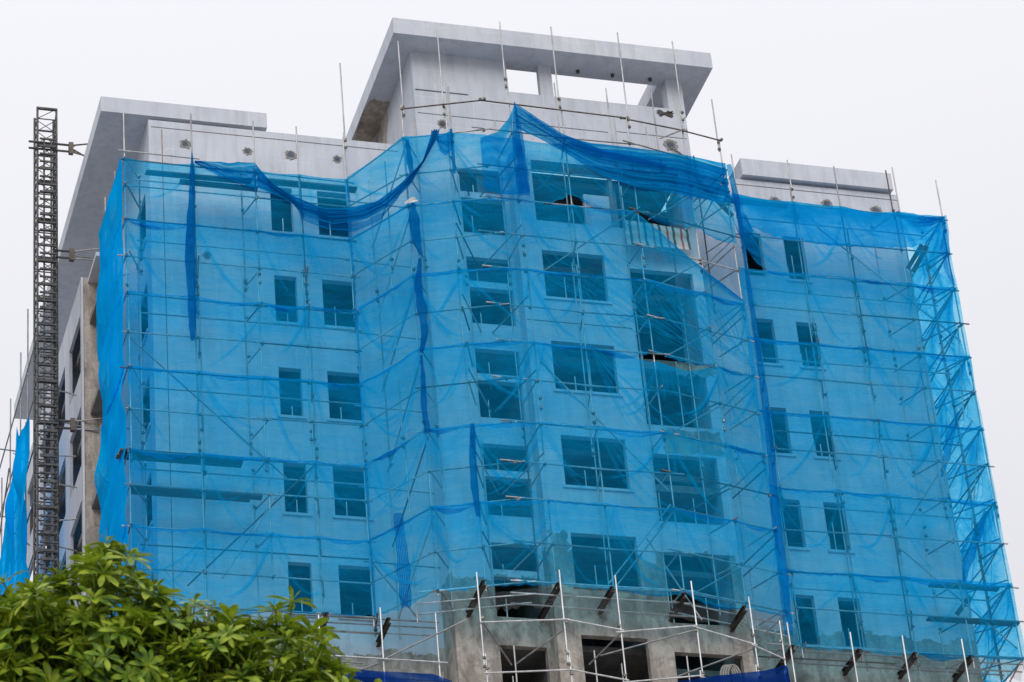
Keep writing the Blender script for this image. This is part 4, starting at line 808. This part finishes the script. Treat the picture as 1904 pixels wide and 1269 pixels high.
for i, (z, x1, y1) in enumerate(((64.2, 14.2, 84.2), (60.0, 14.9, 83.9), (53.65, 14.9, 83.9))):
    t = thing('wall_tie', ['uppermost', 'middle', 'lowest'][i]+' steel bracket tying the hoist mast to the building', 'bracket', 'brackets of the hoist mast')
    for dz in (-.13, .13): MB().tube((mx_-.6 if i == 0 else mx_+.25, my_-.35, z+dz), (mx_+.9, my_-.35, z+dz), .04, 6).build('arm', 'dark', t)
    for dz, ye in ((-.13, .0), (.13, -.25), (0, .4)): MB().tube((mx_+.8, my_-.35, z+dz), (x1+.4, y1+ye, z+dz*1.6-.05), .03, 6).build('strut', 'steel3' if i == 0 else 'steel2', t)
    MB().box(mx_+.7, mx_+.85, my_-.42, my_-.28, z-.22, z+.22).build('plate', 'steel3', t)

# ------------------------------------------------------------------ tree in the foreground
def leaf(mb, base, d, up, L, w, droop):
    s = d.cross(up).normalized(); n = s.cross(d).normalized(); k = len(mb.v); prof = [(0, .12), (.3, .62), (.62, 1.0), (.85, .72), (1, .05)]
    for t, ww in prof:
        c = base+d*(L*t)-up*(droop*L*t*t); fold = .22*w*ww
        mb.v += [tuple(c-s*(w*ww)+n*fold), tuple(c), tuple(c+s*(w*ww)+n*fold)]
    for i in range(len(prof)-1):
        a = k+3*i; mb.f += [(a, a+1, a+4, a+3), (a+1, a+2, a+5, a+4)]
def whorl(seed):
    rn = random.Random(seed); mb = MB(); n = rn.randint(6, 9); a0 = rn.uniform(0, 6.28); Z = Vector((0, 0, 1))
    mb.tube((0, 0, -.16), (0, 0, .01), .006, 5)
    for tier in (0, 1):
        m = n if tier == 0 else 3
        for i in range(m):
            a = a0+tier*.5+2*math.pi*i/m+rn.uniform(-.18, .18); el = rn.uniform(.0, .45) if tier == 0 else rn.uniform(.75, 1.2); d = Vector((math.cos(a)*math.cos(el), math.sin(a)*math.cos(el), math.sin(el)))
            L = rn.uniform(.125, .185)*(1 if tier == 0 else .62); leaf(mb, Vector((0, 0, .01*tier)), d, Z, L, L*rn.uniform(.125, .165), rn.uniform(.12, .4))
    return mb
WH = [whorl(i) for i in range(7)]; WM = [mesh('leaf_whorl', w.v, w.f, 'leaf') for w in WH]
TR = thing('street_tree', 'leafy green tree with whorled oval leaves in the lower left foreground', 'tree')
lobes = [((4.42, 25.9, 15.02), 1.0, 1.0), ((5.72, 25.6, 14.42), .95, 1), ((5.12, 25.65, 14.72), .72, 1), ((3.45, 26.0, 14.80), .85, 1), ((6.25, 25.2, 13.8), .85, 1), ((4.9, 26.1, 13.3), 1.5, .55), ((2.3, 26.4, 14.2), 1.1, .45), ((3.2, 27.2, 13.6), 1.4, .35), ((5.2, 27.3, 13.4), 1.2, .35), ((2.2, 25.6, 12.7), 1.2, .3), ((4.2, 25.0, 12.6), 1.2, .3)]
base = Vector((4.0, 26.4, 0)); cands = []
for (c, r, dens) in lobes:
    c = Vector(c); n = int(470*r*r*dens)
    for i in range(n):
        d = Vector((random.gauss(0, 1), random.gauss(0, 1), random.gauss(0, 1))).normalized()
        if d.z < -.55: continue
        bumpy = 1+.13*math.sin(d.x*7+c.x*3)+.10*math.sin(d.y*9+d.z*6+c.y)+.08*math.sin(d.z*13+d.x*5)
        rad = r*bumpy*(random.uniform(.80, 1.06) if random.random() < .7 else random.uniform(.35, .8))
        p = c+d*rad
        ax = (d*1.0+Vector((random.gauss(0, .35), random.gauss(0, .35), .75+random.gauss(0, .25)))).normalized()
        cands.append((p, ax, random.uniform(1.1, 1.7), random.randrange(7)))
front = Vector((-.2, -1, -.1))
vis = [q for q in cands if q[0].z > 14.45 and 3.3 < q[0].x < 7]
vis.sort(key=lambda q: q[0].y-0.45*q[0].z)
keep = vis[:300]; ks = set(map(id, keep))
CR = MB()
vs = []; fs = []; nb = 0
for q in cands:
    p, ax, sc_, w = q; rot = ax.to_track_quat('Z', 'Y').to_matrix().to_4x4() @ Matrix.Rotation(random.uniform(0, 6.28), 4, 'Z')
    mat = Matrix.Translation(p) @ rot @ Matrix.Scale(sc_, 4)
    if id(q) in ks:
        o = obj('leaf_whorl', WM[w], TR); o.matrix_world = mat
    else:
        a = np.array(mat); V = np.array(WH[w].v); vs.append(V @ a[:3, :3].T+a[:3, 3]); fs += [tuple(k+nb for k in f) for f in WH[w].f]; nb += len(V)
obj('crown', mesh('crown', np.concatenate(vs).tolist(), fs, 'leaf'), TR, kind='stuff')
def limb(mb, a, b, r0, r1, n=7):
    a = Vector(a); b = Vector(b); k0 = len(mb.v); st = 8; off = Vector((random.uniform(-.15, .15), random.uniform(-.15, .15), 0))
    d = (b-a).normalized(); x = d.orthogonal().normalized(); y = d.cross(x)
    for i in range(st+1):
        t = i/st; c = a.lerp(b, t)+off*math.sin(math.pi*t); r = r0+(r1-r0)*t
        for j in range(n): an = 2*math.pi*j/n; mb.v.append(tuple(c+r*(1+.1*math.sin(3*an+i))*(math.cos(an)*x+math.sin(an)*y)))
    for i in range(st):
        for j in range(n): mb.f.append((k0+i*n+j, k0+i*n+(j+1) % n, k0+(i+1)*n+(j+1) % n, k0+(i+1)*n+j))
tk = MB(); limb(tk, (4.0, 26.4, 0), (3.95, 26.3, 10.5), .24, .15, 12); tk.build('trunk', 'bark', TR)
for (c, r, _) in lobes:
    lb = MB(); s_ = Vector((3.95, 26.3, random.uniform(9, 10.5))); limb(lb, s_, Vector(c)-Vector((0, 0, r*.2)), .09, .035)
    for _ in range(7):
        d = Vector((random.gauss(0, 1), random.gauss(0, 1), abs(random.gauss(0, .8))+.2)).normalized(); limb(lb, Vector(c)-Vector((0, 0, r*.3)), Vector(c)+d*r*.85, .03, .008, 5)
    lb.build('branch', 'bark', TR)
